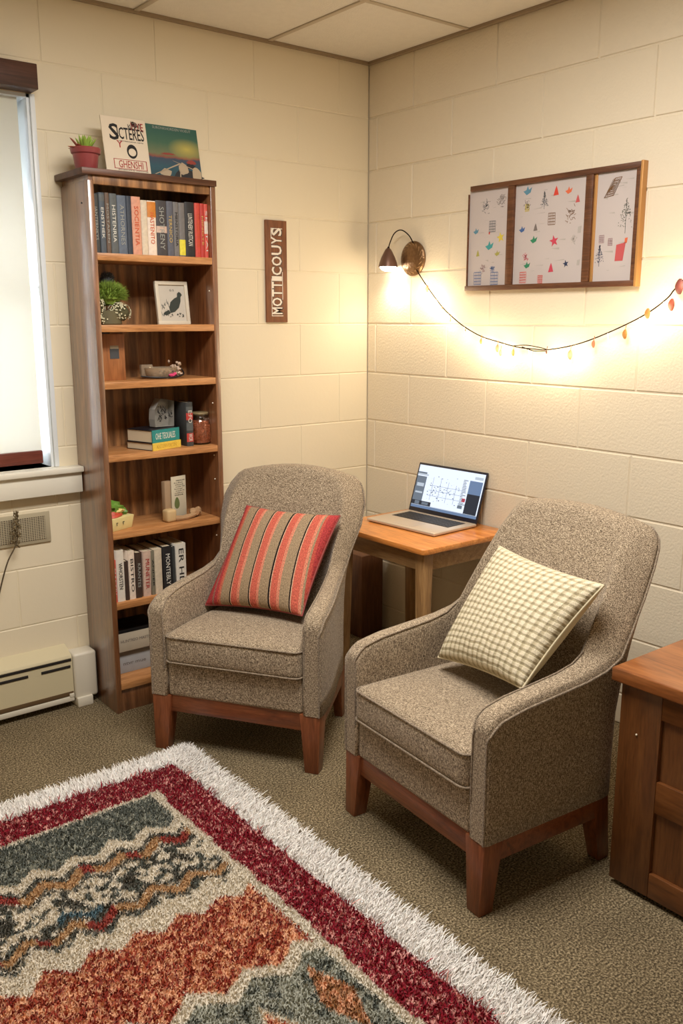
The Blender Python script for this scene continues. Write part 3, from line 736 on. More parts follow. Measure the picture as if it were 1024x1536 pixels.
mb = MB(); mb.text('E:FO', frame_m((0, -.0055, .120), (0, 0, -1), (1, 0, 0)), h=.017, w=.05, d=.0006); mb.text('WOR', frame_m((0, -.0055, .036), (0, 0, -1), (1, 0, 0)), h=.017, w=.03, d=.0006)
mb.build('spine_lettering', I['w'], dv, smooth=False)
M_jarg = mat('jar_clear', (1, .985, .96, 1), 0.03, trans=1.0)
jr = thing('glass_jar', 'round glass jar filled with rust red beads on the fourth shelf', 'jar', (-1.040, -.165, z))
mb = MB(); mb.lathe([(.001, 0), (.038, 0), (.044, .006), (.047, .04), (.046, .075), (.040, .098), (.034, .106), (.034, .112), (.037, .118), (.036, .126), (.033, .126), (.033, .110), (.038, .100), (.0435, .075), (.0445, .04), (.041, .008), (.001, .004)], 32)
mb.build('jar_glass', M_jarg, jr)
mb = MB(); random.seed(9)
mb.lathe([(.001, .006), (.038, .008), (.0415, .04), (.041, .074), (.034, .096), (.001, .099)], 20)
for k in range(620):
    a = random.uniform(0, 2 * PI); zz = random.uniform(.01, .098); rr = interp([(0, .038), (.01, .0405), (.075, .0405), (.098, .034)], zz)
    mb.ball((rr * math.cos(a), rr * math.sin(a), zz), random.uniform(.002, .0034), 3)
mb.build('beads', mat('rust_bead', S(176, 92, 54), .45, var=.6, vscale=220), jr)
mb = MB(); mb.lathe([(.001, .122), (.035, .122), (.036, .128), (.034, .131), (.001, .132)], 24); mb.build('lid', mat('jar_lid', S(150, 132, 96), .3, metal=.2), jr)

# shelf 5: painted wooden vegetable crate, card on driftwood
z = SH[4]
cr = thing('toy_vegetable_crate', 'little painted crate with green and red toy vegetables on the fifth shelf', 'toy', (-1.435, -.175, z), R(20))
mb = MB(); mb.taper((-.058, .062, -.04, .04), (-.05, .052, -.034, .034), .052, .0); mb.build('crate', mat('crate_cream', S(214, 198, 138), .6, var=.15, vscale=18), cr)
mb = MB(); mb.ball((-.02, -.004, .062), (.036, .03, .018), 8, .4, 20); mb.build('red_vegetable', mat('toy_red', S(190, 74, 54), .5, var=.3, vscale=30), cr)
mb = MB(); mb.ball((-.012, .0, .092), (.042, .03, .022), 8, .6, 26); mb.ball((.04, .0, .064), (.018, .02, .016), 6, .4, 26); mb.build('green_leaves', mat('toy_green', S(98, 140, 52), .5, var=.35, vscale=40), cr)
mb = MB(); mb.ball((.002, -.01, .074), (.03, .022, .012), 8, .3, 26); mb.build('yellow_vegetable', mat('toy_yellow', S(216, 190, 120), .5, var=.2, vscale=40), cr)
mb = MB()
for x in (-.03, .004):
    mb.text('r', frame_m((x, -.0385, .028), (1, 0, 0), (0, .13, 1)), h=.012, w=.009, d=.0008)
mb.build('crate_marks', M_ink, cr, smooth=False)
cd = thing('card_block', 'upright white card with a green pear drawing on the fifth shelf', 'card', (-1.152, -.175, z + .012), R(12))
mb = MB(); mb.box(-.040, .036, 0, .004, 0, .168, .001); mb.build('card', mat('card_paper', S(196, 186, 162), .7, var=.05, vscale=20), cd)
mb = MB(); mb.box(-.07, -.034, .006, .028, .0, .152, .002); mb.build('back_block', mat('pale_block', S(160, 134, 106), .6, var=.1, vscale=20), cd)
mb = MB(); Mx = frame_m((0, -.0002, 0), (1, 0, 0), (0, 0, 1)); mb.poly([(-.014 + .013 * math.cos(a) * (1 - .25 * math.sin(a)), .058 + .024 * math.sin(a)) for a in [2 * PI * k / 16 for k in range(16)]], Mx); mb.build('pear_drawing', mat('pear_green', S(96, 106, 60), .7), cd, smooth=False)
mb = MB(); random.seed(14)
for k in range(8): mb.text(''.join(random.choice('nrlteo') for _ in range(5)), frame_m((.002 + random.uniform(-.006, .006), -.0002, .150 - k * .0085), (1, 0, 0), (0, 0, 1)), h=.005, w=.045, d=.0005)
mb.build('lettering', M_ink, cd, smooth=False)
M_drift = mat('driftwood', S(170, 134, 96), .8, var=.3, vscale=22, bump=.4, bscale=60)
dw = thing('driftwood_stand', 'pale driftwood pieces at the foot of the pear card', 'ornament', (-1.145, -.19, z), R(10))
mb = MB(); mb.box(-.088, -.04, -.012, .03, 0, .052, .010, 3); mb.build('square_block', mat('birch_block', S(196, 168, 122), .7, var=.12, vscale=18), dw)
mb = MB(); mb.tube(smooth_path([(-.045, -.004, .012), (-.01, -.012, .010), (.03, -.01, .012), (.07, .0, .02), (.09, .01, .034)], 5), [.010, .011, .012, .011, .01] * 4 + [.008], 8); mb.ball((.062, 0, .024), (.026, .016, .018), 8, .5, 24); mb.ball((.085, .01, .018), (.016, .014, .015), 8, .5, 24); mb.build('driftwood', M_drift, dw)

# bottom compartment: box of papers
z = SH[6]
cb = thing('cardboard_box', 'white printed box with a black lid in the bottom compartment', 'box', (-1.375, -.12, z), 0)
mb = MB(); mb.box(-.095, .10, -.03, .10, 0, .100, .003); mb.build('lower_box', mat('box_grey', S(160, 160, 160), .7, var=.12, vscale=30), cb)
mb = MB(); mb.box(-.097, .10, -.05, .10, .1, .178, .003); mb.build('upper_box', mat('box_cream', S(182, 168, 146), .7, var=.12, vscale=30), cb)
mb = MB(); mb.box(-.09, .11, -.046, .10, .178, .192, .003); mb.build('lid', M_black, cb)
mb = MB(); mb.text('HUNTREO MASTER', frame_m((.005, -.0502, .145), (1, 0, 0), (0, 0, 1)), h=.012, w=.14, d=.0006); mb.text('ntvr mue', frame_m((0, -.0302, .04), (1, 0, 0), (0, 0, 1)), h=.012, w=.1, d=.0006); mb.build('lettering', mat('faded_ink', S(110, 100, 92), .7), cb, smooth=False)

# ------------------------------------------------------------------ wall sign
sg = thing('wall_sign', 'tall narrow brown wooden sign with white outlined letters running upward', 'sign', (-.539, 0, 1.755))
M_signw = wood('sign_wood', S(96, 58, 34), S(128, 80, 50), S(146, 94, 60), 'z', 6, .6, 8)
mb = MB(); mb.box(-.056, .056, -.012, 0, -.2195, .2195, .001); mb.build('board', M_signw, sg)
M_letw = mat('letter_white', S(232, 222, 206), .5)
M_letd = mat('letter_back_grey', S(84, 70, 62), .6)  # grey of the wider letters behind the white ones
zz = -.185; mb1 = MB(); mb2 = MB()
for ch, hh in zip('MOTTICOUYS', (.032, .040, .034, .030, .022, .038, .044, .044, .034, .036)):
    Mq = frame_m((0.002, -.0121, zz + hh / 2), (0, 0, 1), (-1, 0, 0))
    mb2.text(ch, Mq, h=.060, w=hh * 1.06, d=.0010, bold=.05); 
    Mq = frame_m((-.001, -.0131, zz + hh / 2), (0, 0, 1), (-1, 0, 0))
    mb1.text(ch, Mq, h=.054, w=hh * .92, d=.0012, bold=.018)
    zz += hh + .0022
for a, c in ((-.190, -.03), (.14, .182)): mb1.box(-.030, -.0275, -.0135, -.012, a, c)
mb1.box(.0285, .031, -.0135, -.012, -.12, .0); mb1.box(-.030, .031, -.0135, -.012, .183, .186); mb1.box(-.03, .031, -.0135, -.012, -.193, -.190)
mb2.build('letter_backs', M_letd, sg, smooth=False); mb1.build('letters', M_letw, sg, smooth=False)

# ------------------------------------------------------------------ three-part drawing frame on the right wall
PZ0, PZ1 = 1.667, 2.087
af = thing('framed_drawings', 'long brown frame of three panels of small coloured drawings on the right wall', 'picture', (0, 0, 0))
mb = MB(); D = -.026
def bar(mb, y0, y1, z0, z1, d=D, bev=.002): mb.box(d, 0, y0, y1, z0, z1, bev)
bar(mb, -.675, -1.502, PZ1 - .018, PZ1) if False else mb.box(D, 0, -1.502, -.688, PZ1 - .020, PZ1, .002)
mb.box(D, 0, -1.502, -.670, PZ0, PZ0 + .020, .002)
mb.box(D, 0, -1.502, -1.480, PZ0 + .020, PZ1 - .020, .002)
mb.box(D * .7, 0, -.676, -.670, PZ0 + .020, PZ1 - .030, .001)
mb.box(D, 0, -.925, -.893, PZ0 + .020, PZ1 - .020, .002)
mb.box(D, 0, -1.300, -1.268, PZ0 + .020, PZ1 - .020, .002)
mb.build('frame', M_frame, af)
M_gold = mat('gilt_edge', S(196, 144, 84), .4, metal=.3)
mb = MB(); mb.box(D - .003, 0, -1.508, -1.4985, PZ0 - .002, PZ1 + .002, .001); mb.box(D * .6, D * .3, -1.312, -1.300, PZ0 + .02, PZ1 - .02, .001); mb.build('gilt_edge', M_gold, af)
DC = dict(slate=S(96, 100, 104), blue=S(92, 138, 158), dblue=S(70, 100, 150), yel=S(206, 186, 70), olive=S(166, 160, 80), teal=S(64, 150, 150), grey=S(120, 110, 104), brown=S(120, 84, 48), red=S(206, 66, 48), orange=S(216, 104, 66), green=S(50, 130, 92), pink=S(196, 66, 84), navy=S(46, 56, 84), mauve=S(160, 130, 130), dgreen=S(60, 72, 50), rose=S(190, 84, 84), pale=S(176, 168, 160))
DM = {k: mat('crayon_' + k, v, .8) for k, v in DC.items()}
M_art = mat('drawing_paper', S(194, 183, 178), .75, var=.03, vscale=6)
def doodle(kind, s, rnd):
    """list of 2-D polygons"""
    out = []
    def stroke(x0, y0, x1, y1, w=.0012):
        d = Vector((x1 - x0, y1 - y0)); L_ = max(d.length, 1e-5); n_ = Vector((-d.y, d.x)) / L_ * w / 2
        out.append([(x0 - n_.x, y0 - n_.y), (x1 - n_.x, y1 - n_.y), (x1 + n_.x, y1 + n_.y), (x0 + n_.x, y0 + n_.y)])
    if kind == 'star':
        out.append([(s * (1 if k % 2 == 0 else .42) * math.cos(PI / 2 + k * PI / 5 + .2), s * (1 if k % 2 == 0 else .42) * math.sin(PI / 2 + k * PI / 5 + .2)) for k in range(10)])
    elif kind == 'tree':
        for k in range(90):
            t = rnd.random(); y = -s * .7 + 2 * s * t; w = s * .75 * (1 - t) * rnd.uniform(-1, 1); a = rnd.uniform(0, PI)
            stroke(w, y, w + .004 * math.cos(a), y + .004 * math.sin(a), .0015)
        stroke(0, -s * 1.1, 0, s * 1.2, .0014)
    elif kind == 'pot':
        out.append([(-s * .5, s * .6), (s * .6, s * .8), (s * .35, -s), (-s * .6, -s)])
    elif kind == 'bell':
        out.append([(-s * .7, -s), (s * .7, -s * .9), (s * .3, s * .3), (0, s), (-s * .35, s * .2)])
    elif kind == 'bird':
        out.append([(-s, s * .1), (-s * .2, -s * .6), (s * .7, -s * .2), (s, s * .7), (s * .3, s * .3), (0, s), (-s * .3, s * .3)])
    elif kind == 'block':
        for k in range(5): stroke(-s * .8, -s + k * s * .5, s * .8, -s + k * s * .5 + rnd.uniform(-.001, .001), .0022)
        for k in range(6): x = -s * .8 + k * s * .32; stroke(x, -s, x + rnd.uniform(-.001, .001), s, .0012)
    elif kind == 'diamond':
        for q in (1, .72, .45, .2):
            a = [(-s * 1.0 * q, -s * .9 * q), (s * .1 * q, -s * .75 * q), (s * 1.0 * q, s * .95 * q), (s * .2 * q, s * .9 * q)]
            for k in range(4): stroke(*a[k], *a[(k + 1) % 4], .0022)
        for k in range(9): t = k / 8; stroke(-s + t * 1.1 * s, -s * .9 + .1 * s * t, -s * .0 + t * 0.9 * s, s * .85, .0012)
    else:
        for k in range(34):
            x, y = rnd.gauss(0, s * .4), rnd.gauss(0, s * .5); a = rnd.uniform(0, PI); l = rnd.uniform(.3, .9) * s
            stroke(x, y, x + l * math.cos(a) * .6, y + l * math.sin(a) * .6, .0016)
    return out
PAN = {'left': (-.893, -.676, [('scr', 'slate', -.765, 2.001, .018), ('scr', 'grey', -.854, 2.017, .022), ('block', 'slate', -.805, 1.921, .018), ('bird', 'blue', -.715, 1.905, .013), ('star', 'yel', -.852, 1.875, .018),
          ('bird', 'teal', -.792, 1.842, .019), ('bell', 'olive', -.729, 1.819, .011), ('bird', 'olive', -.836, 1.811, .012), ('scr', 'mauve', -.759, 1.752, .014), ('block', 'dblue', -.731, 1.717, .021), ('block', 'dblue', -.824, 1.714, .021), ('scr', 'dblue', -.813, 1.750, .013), ('pot', 'red', -.790, 1.897, .005)]),
       'middle': (-1.268, -.925, [('bird', 'blue', -.984, 2.038, .018), ('block', 'yel', -.985, 1.978, .011), ('scr', 'grey', -.985, 1.985, .012), ('tree', 'slate', -1.069, 1.994, .022), ('bell', 'red', -1.124, 2.028, .015), ('bird', 'orange', -1.183, 2.020, .014), ('bell', 'rose', -1.226, 1.990, .012),
          ('block', 'brown', -1.108, 1.927, .018), ('scr', 'brown', -1.198, 1.935, .022), ('bird', 'dblue', -.963, 1.895, .013), ('bell', 'grey', -1.031, 1.902, .012), ('bird', 'green', -1.024, 1.852, .015), ('star', 'pink', -1.124, 1.844, .019), ('pot', 'pale', -1.241, 1.880, .012),
          ('scr', 'pink', -.986, 1.791, .012), ('bird', 'green', -.995, 1.757, .014), ('block', 'red', -.976, 1.713, .017), ('block', 'red', -1.064, 1.704, .012), ('bell', 'pink', -1.115, 1.746, .015), ('star', 'navy', -1.185, 1.757, .012), ('pot', 'pale', -1.243, 1.761, .010), ('scr', 'pale', -1.217, 1.842, .012)]),
       'right': (-1.480, -1.312, [('diamond', 'brown', -1.378, 2.012, .030), ('tree', 'dgreen', -1.439, 1.905, .042), ('block', 'mauve', -1.341, 1.837, .011), ('block', 'mauve', -1.379, 1.825, .010), ('pot', 'rose', -1.424, 1.792, .030), ('pot', 'orange', -1.446, 1.828, .009), ('tree', 'navy', -1.336, 1.774, .026)])}
rnd = random.Random(31)
for nm, (ya, yb, its) in PAN.items():
    mb = MB(); mb.box(-.012, 0, ya, yb, PZ0 + .018, PZ1 - .018)
    sheet = mb.build('drawing_sheet', M_art, af, smooth=False)
    cols = sorted(set(c for _, c, *_ in its)) + ['pale']; mb = MB()
    for kind, c, y, z_, s in its:
        mb.mi = cols.index(c)
        for pg in doodle(kind, s * 1.18, rnd):
            pg = [(max(yb * -1 + .002, min(-ya - .002, px - y)), pz + z_) for px, pz in pg]
            mb.poly(pg, frame_m((-.0121, 0, 0), (0, -1, 0), (0, 0, 1)), .0004)
    mb.mi = len(cols) - 1
    for k in range(16):
        y = rnd.uniform(-yb + .02, -ya - .05); z_ = rnd.uniform(1.70, 2.05); l = rnd.uniform(.01, .05)
        mb.poly([(y, z_), (y + l, z_ + rnd.uniform(-.006, .006)), (y + l, z_ + .0015)], frame_m((-.0121, 0, 0), (0, -1, 0), (0, 0, 1)), .0003)
    mb.build('drawings', [DM[c] for c in cols], sheet, smooth=False)

# ------------------------------------------------------------------ sconce lamp
M_brass = mat('aged_brass', S(126, 96, 66), .32, metal=.75, var=.45, vscale=70, bump=1.0, bscale=90)
M_bell = mat('brown_metal', S(112, 84, 70), .35, metal=.5)
M_cord = mat('brown_cord', S(30, 18, 13), .8, spec=.1)
sc = thing('wall_lamp', 'brass disc wall lamp with a thin gooseneck and a small bell shade', 'lamp', (0, -.330, 1.817))
mb = MB(); Mr = Matrix.Rotation(-PI / 2, 4, 'Y')
mb.lathe([(.072, 0), (.076, .004), (.077, .012), (.073, .018), (.066, .021), (.05, .027), (.03, .031), (.001, .033)], 40, Mr); mb.build('wall_disc', M_brass, sc)
mb = MB()
for k in range(18):
    a = 2 * PI * k / 18
    for r0 in (.022, .042, .058):
        mb.tube([Mr @ Vector((r0 * math.cos(a), r0 * math.sin(a), .032 - r0 * .16)), Mr @ Vector(((r0 + .010) * math.cos(a + .28), (r0 + .010) * math.sin(a + .28), .0315 - r0 * .19))], .0014, 5)
mb.build('embossed_pattern', mat('bright_brass', S(196, 160, 116), .3, metal=.6), sc)
mb = MB(); mb.tube(smooth_path([(-.022, -.012, .066), (-.035, .004, .100), (-.05, .038, .124), (-.058, .075, .112), (-.06, .104, .07), (-.06, .112, .044)], 8), .0026, 8); mb.build('gooseneck', M_cord, sc)
mb = MB(); Mb = Matrix.Translation((-.06, .114, 0))
mb.lathe([(.006, .050), (.013, .044), (.021, .030), (.032, .008), (.040, -.014), (.045, -.034), (.043, -.034), (.038, -.014), (.030, .008), (.019, .028), (.011, .040), (.001, .042)], 28, Mb, close=False); mb.build('bell_shade', M_bell, sc)
mb = MB(); mb.tube([(-.06, .112, .056), (-.06, .113, .044)], [.004, .007], 8); mb.build('shade_neck', M_cord, sc)
M_bulb = emit('bulb_glow', (1, .93, .8, 1), 28)
mb = MB(); mb.ball((-.06, .114, -.032), (.037, .037, .022), 12); mb.build('bulb', M_bulb, sc)

# ------------------------------------------------------------------ string of lights
gl = thing('string_lights', 'string of warm fairy lights with dangling shell and leaf charms, swagged along the right wall', 'string lights', (0, 0, 0))
X = -.022
cable = [(X, -.367, 1.765), (X, -.441, 1.688), (X, -.537, 1.601), (X, -.612, 1.551), (X, -.679, 1.515), (X, -.772, 1.479), (X, -.870, 1.458), (X, -.973, 1.439), (X, -1.055, 1.434), (X, -1.126, 1.433), (X, -1.238, 1.451), (X, -1.337, 1.479), (X, -1.463, 1.527), (X, -1.563, 1.574), (X, -1.633, 1.622), (X, -1.662, 1.655), (X, -1.74, 1.73)]
mb = MB(); mb.tube(smooth_path(cable, 6), .0024, 6)
mb.tube(smooth_path([(X - .004, -.957, 1.444), (X - .004, -1.02, 1.448), (X - .004, -1.09, 1.441), (X - .004, -1.127, 1.434)], 6), .002, 6)
mb.tube(smooth_path([(X - .004, -1.0, 1.441), (X - .004, -1.06, 1.427), (X - .004, -1.127, 1.428)], 6), .002, 6)
mb.build('cable', M_cord, gl)
chm = [(-.446, 1.681, .016, 'tan', 0), (-.542, 1.598, .006, 'tan', 0), (-.594, 1.546, .008, 'cream', 1), (-.685, 1.503, .006, 'olive', 0), (-.778, 1.458, .011, 'gold', 1), (-.871, 1.432, .016, 'peach', 1), (-.889, 1.414, .013, 'lime', 1),
       (-.957, 1.417, .014, 'lime', 1), (-1.127, 1.424, .007, 'brown', 1), (-1.241, 1.417, .018, 'peach', 1), (-1.345, 1.460, .014, 'peach', 1), (-1.478, 1.498, .017, 'gold', 1), (-1.565, 1.571, .018, 'gold', 0), (-1.656, 1.600, .021, 'rust', 0), (-1.681, 1.660, .026, 'russet', 0)]
CM = {k: mat('charm_' + k, S(*c), .55) for k, c in dict(tan=(150, 100, 60), cream=(170, 140, 90), olive=(110, 90, 50), gold=(146, 100, 44), peach=(176, 112, 78), lime=(170, 150, 76), brown=(80, 36, 26), rust=(120, 52, 30), russet=(84, 36, 30)).items()}
for (y, z_, s, c, hang) in chm:
    mb = MB(); rows = []
    for i in range(9):
        t = i / 8; ww = s * .62 * math.sin(PI * (.06 + .88 * t)) ** .7; cz = z_ + s - 2 * s * t
        rows.append([(X - .006 + .25 * ww * math.cos(a) - .15 * s * math.sin(PI * t), y + ww * math.sin(a), cz) for a in [2 * PI * k / 10 for k in range(10)]])
    V = mb.grid(rows, cv=True); mb.face(V[0]); mb.face(V[-1])
    if hang: mb.tube([(X - .002, y, z_ + s + .016), (X - .006, y, z_ + s * .8)], .0015, 5)
    mb.build('charm', CM[c], gl)
M_mini = emit('fairy_bulb', (1, .86, .62, 1), 10)
def cable_at(y):
    P_ = [(-c[1], c[2]) for c in cable]; return interp(P_, -y)
LP = [(-.425, -.03), (-.49, -.02), (-.57, -.03), (-.67, -.035), (-.79, -.03), (-.90, -.035), (-1.03, -.03), (-1.15, -.03), (-1.26, -.035), (-1.40, -.035), (-1.53, -.04), (-1.62, -.03), (-1.71, -.03)]
PW = [1.9, 1.4, .9, .6, 1.3, 1.6, .6, 1.6, 1.2, .5, 1.2, 1.6, 1.6]
bulbs = []
for (y, dz), pw in zip(LP, PW):
    z_ = cable_at(y) + dz
    mb = MB(); mb.ball((-.012, y, z_), (.003, .003, .005), 6); mb.tube([(X, y, z_ - dz), (-.014, y, z_ + .004)], .001, 5); mb.build('fairy_bulb', M_mini, gl)
    bulbs.append((y, z_, pw))

# ------------------------------------------------------------------ side table
TX0, TX1, TY0, TY1, TZ = -.530, -.015, -.980, -.365, .670
tb = thing('side_table', 'square light wood side table standing in the corner between the armchairs', 'table', ((TX0 + TX1) / 2, (TY0 + TY1) / 2, 0))
hx, hy = (TX1 - TX0) / 2, (TY1 - TY0) / 2
mb = MB()
t_ = bmesh.new(); bmesh.ops.create_cube(t_, size=1)
for v in t_.verts: v.co = Vector((v.co.x * 2 * hx, v.co.y * 2 * hy, TZ - .0115 + v.co.z * .023))
bmesh.ops.bevel(t_, geom=[e for e in t_.edges if abs(e.verts[0].co.z - e.verts[1].co.z) > .01], offset=.022, segments=4, profile=.5, affect='EDGES')
bmesh.ops.bevel(t_, geom=[e for e in t_.edges if abs(e.verts[0].co.z - e.verts[1].co.z) < .001], offset=.004, segments=2, profile=.5, affect='EDGES')
mb.merge(t_); mb.build('table_top', M_ttop, tb)
ix, iy = hx - .035, hy - .035
for a, b_, c, d_ in ((-ix + .03, ix - .03, -iy, -iy + .018), (-ix + .03, ix - .03, iy - .018, iy), (-ix, -ix + .018, -iy + .03, iy - .03), (ix - .018, ix, -iy + .03, iy - .03)):
    mb = MB(); mb.box(a, b_, c, d_, TZ - .100, TZ - .023, .0015); mb.build('apron', M_tapr, tb)
for sx in (-1, 1):
    for sy in (-1, 1):
        def q(x, y, s): return tuple(sorted((sx * x, sx * (x - s)))) + tuple(sorted((sy * y, sy * (y - s))))
        mb = MB(); mb.taper(q(ix + .004, iy + .004, .052), q(ix + .002, iy + .002, .036), TZ - .023, 0); mb.build('leg', M_tleg, tb)
# the small wooden box seen under the table
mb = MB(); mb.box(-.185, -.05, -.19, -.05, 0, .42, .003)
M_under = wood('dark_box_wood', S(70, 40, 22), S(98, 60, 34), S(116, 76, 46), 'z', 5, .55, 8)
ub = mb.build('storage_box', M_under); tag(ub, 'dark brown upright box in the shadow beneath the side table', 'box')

# ------------------------------------------------------------------ laptop
lp = thing('laptop', 'open silver laptop with a lit screen on the side table', 'laptop', (-.226, -.640, TZ), R(3.3))
M_alu = mat('laptop_silver', S(206, 190, 170), .35, metal=.35)
M_key = mat('laptop_key', S(40, 38, 38), .5)
LW, LD = .405, .27
mb = MB(); mb.box(-LD / 2, LD / 2, -LW / 2, LW / 2, .003, .016, .004, 3); mb.build('base', M_alu, lp)
mb = MB(); mb.box(-LD / 2 + .008, LD / 2 - .008, -LW / 2 + .008, LW / 2 - .008, .0, .004); mb.build('underside', M_black, lp)
mb = MB(); mb.box(-.012, .103, -.168, .168, .0155, .0166); mb.build('keyboard_well', mat('key_well', S(70, 64, 60), .6), lp)
mb = MB()
for r_ in range(6):
    x = -.006 + r_ * .0182
    for c_ in range(15):
        y = -.164 + c_ * .0220
        if r_ == 0 and 4 <= c_ <= 8:
            if c_ == 4: mb.box(x, x + .0155, y, y + .0220 * 5 - .003, .0165, .0182, .0006, 1)
            continue
        mb.box(x, x + .0155, y, y + .019, .0165, .0182, .0006, 1)
mb.build('keys', M_key, lp)
mb = MB(); mb.box(-.115, -.028, -.058, .058, .0158, .0164, .0002, 1); mb.build('trackpad', mat('trackpad', S(190, 174, 156), .3), lp)
tl = math.atan2(.070, .212)
sr = frame_m((LD / 2 - .004, 0, .014), (0, -1, 0), (math.sin(tl), 0, math.cos(tl)))   # screen plane: x right, y up, z toward the back? 
SHt = .228
def scr_box(mb, x0, x1, y0, y1, z0, z1, b=0.0): mb.box(x0, x1, y0, y1, z0, z1, b, 2, sr)
# outward normal of the display
nrm = (sr.to_3x3() @ Vector((0, 0, 1))); sg_ = -1 if nrm.x > 0 else 1
def zr(a, b): return (min(sg_ * a, sg_ * b), max(sg_ * a, sg_ * b))
mb = MB(); scr_box(mb, -LW / 2, LW / 2, 0, SHt, *zr(-.006, 0), .002); lid = mb.build('screen_lid', mat('lid_black', S(32, 32, 44), .35), lp)
mb = MB(); mb.tube([sr @ Vector((-.14, -.002, 0)), sr @ Vector((.14, -.002, 0))], .005, 10); mb.build('hinge', M_black, lp)
sx0, sx1, sy0, sy1 = -LW / 2 + .008, LW / 2 - .008, .020, SHt - .010
E_ = dict(white=emit('scr_white', S(228, 238, 255), 1.15), pale=emit('scr_pale', S(196, 208, 222), .95), grey=emit('scr_grey', S(120, 134, 150), .8), blue=emit('scr_blue', S(112, 138, 176), .9), dark=emit('scr_dark', S(44, 54, 70), .7), line=emit('scr_line', S(120, 138, 166), .9), red=emit('scr_red', S(190, 60, 80), .9), bar=emit('scr_bar', S(30, 44, 84), .8))
EK = list(E_)
mb = MB()
def sq(k, a, b, c, d_, lvl):
    mb.mi = EK.index(k)
    X0, X1 = lerp(sx0, sx1, a), lerp(sx0, sx1, b); Y0, Y1 = lerp(sy0, sy1, c), lerp(sy0, sy1, d_)
    h = sg_ * (.0004 + .00025 * lvl); pts_ = [sr @ Vector(p) for p in ((X0, Y0, h), (X1, Y0, h), (X1, Y1, h), (X0, Y1, h))]
    mb.add(pts_, [(0, 1, 2, 3)])
sq('white', 0, 1, 0, 1, 0)
sq('blue', 0, 1, 0, .06, 1); sq('pale', 0, 1, .06, .075, 1)
sq('grey', .0, .15, .13, .74, 1); sq('pale', .02, .13, .5, .58, 2); sq('pale', .02, .13, .34, .38, 2); sq('pale', .0, .17, .76, .80, 2); sq('grey', .0, .14, .80, .84, 1)
sq('dark', 0, .30, .07, .17, 2); sq('grey', .05, .12, .08, .16, 3); sq('grey', .16, .26, .09, .15, 3)
sq('blue', .80, .985, .52, .82, 1); sq('dark', .80, .985, .06, .52, 1); sq('pale', .86, .98, .86, .92, 1); sq('red', .74, .79, .32, .40, 2); sq('pale', .70, .80, .24, .28, 2); sq('grey', .70, .77, .16, .23, 3)
random.seed(6)
for y in (.32, .44, .56): sq('line', .22, .72, y, y + .007, 2)
for x in (.26, .38, .50, .62): sq('line', x, x + .0045, .22, .60 + .2 * random.random(), 2)
for k in range(70):
    x, y = random.uniform(.2, .7), random.gauss(.48, .14); y = max(.2, min(.85, y)); s = random.uniform(.006, .02)
    sq(random.choice(['line', 'grey', 'pale']), x, x + s, y, y + s * 1.2, 3)
for k in range(18): y = .22 + k * .034; sq('grey', .71 + .0 * k, .71 + random.uniform(.03, .07), y, y + .016, 2)
mb.build('screen_image', [E_[k] for k in EK], lid, smooth=False, recalc=False)

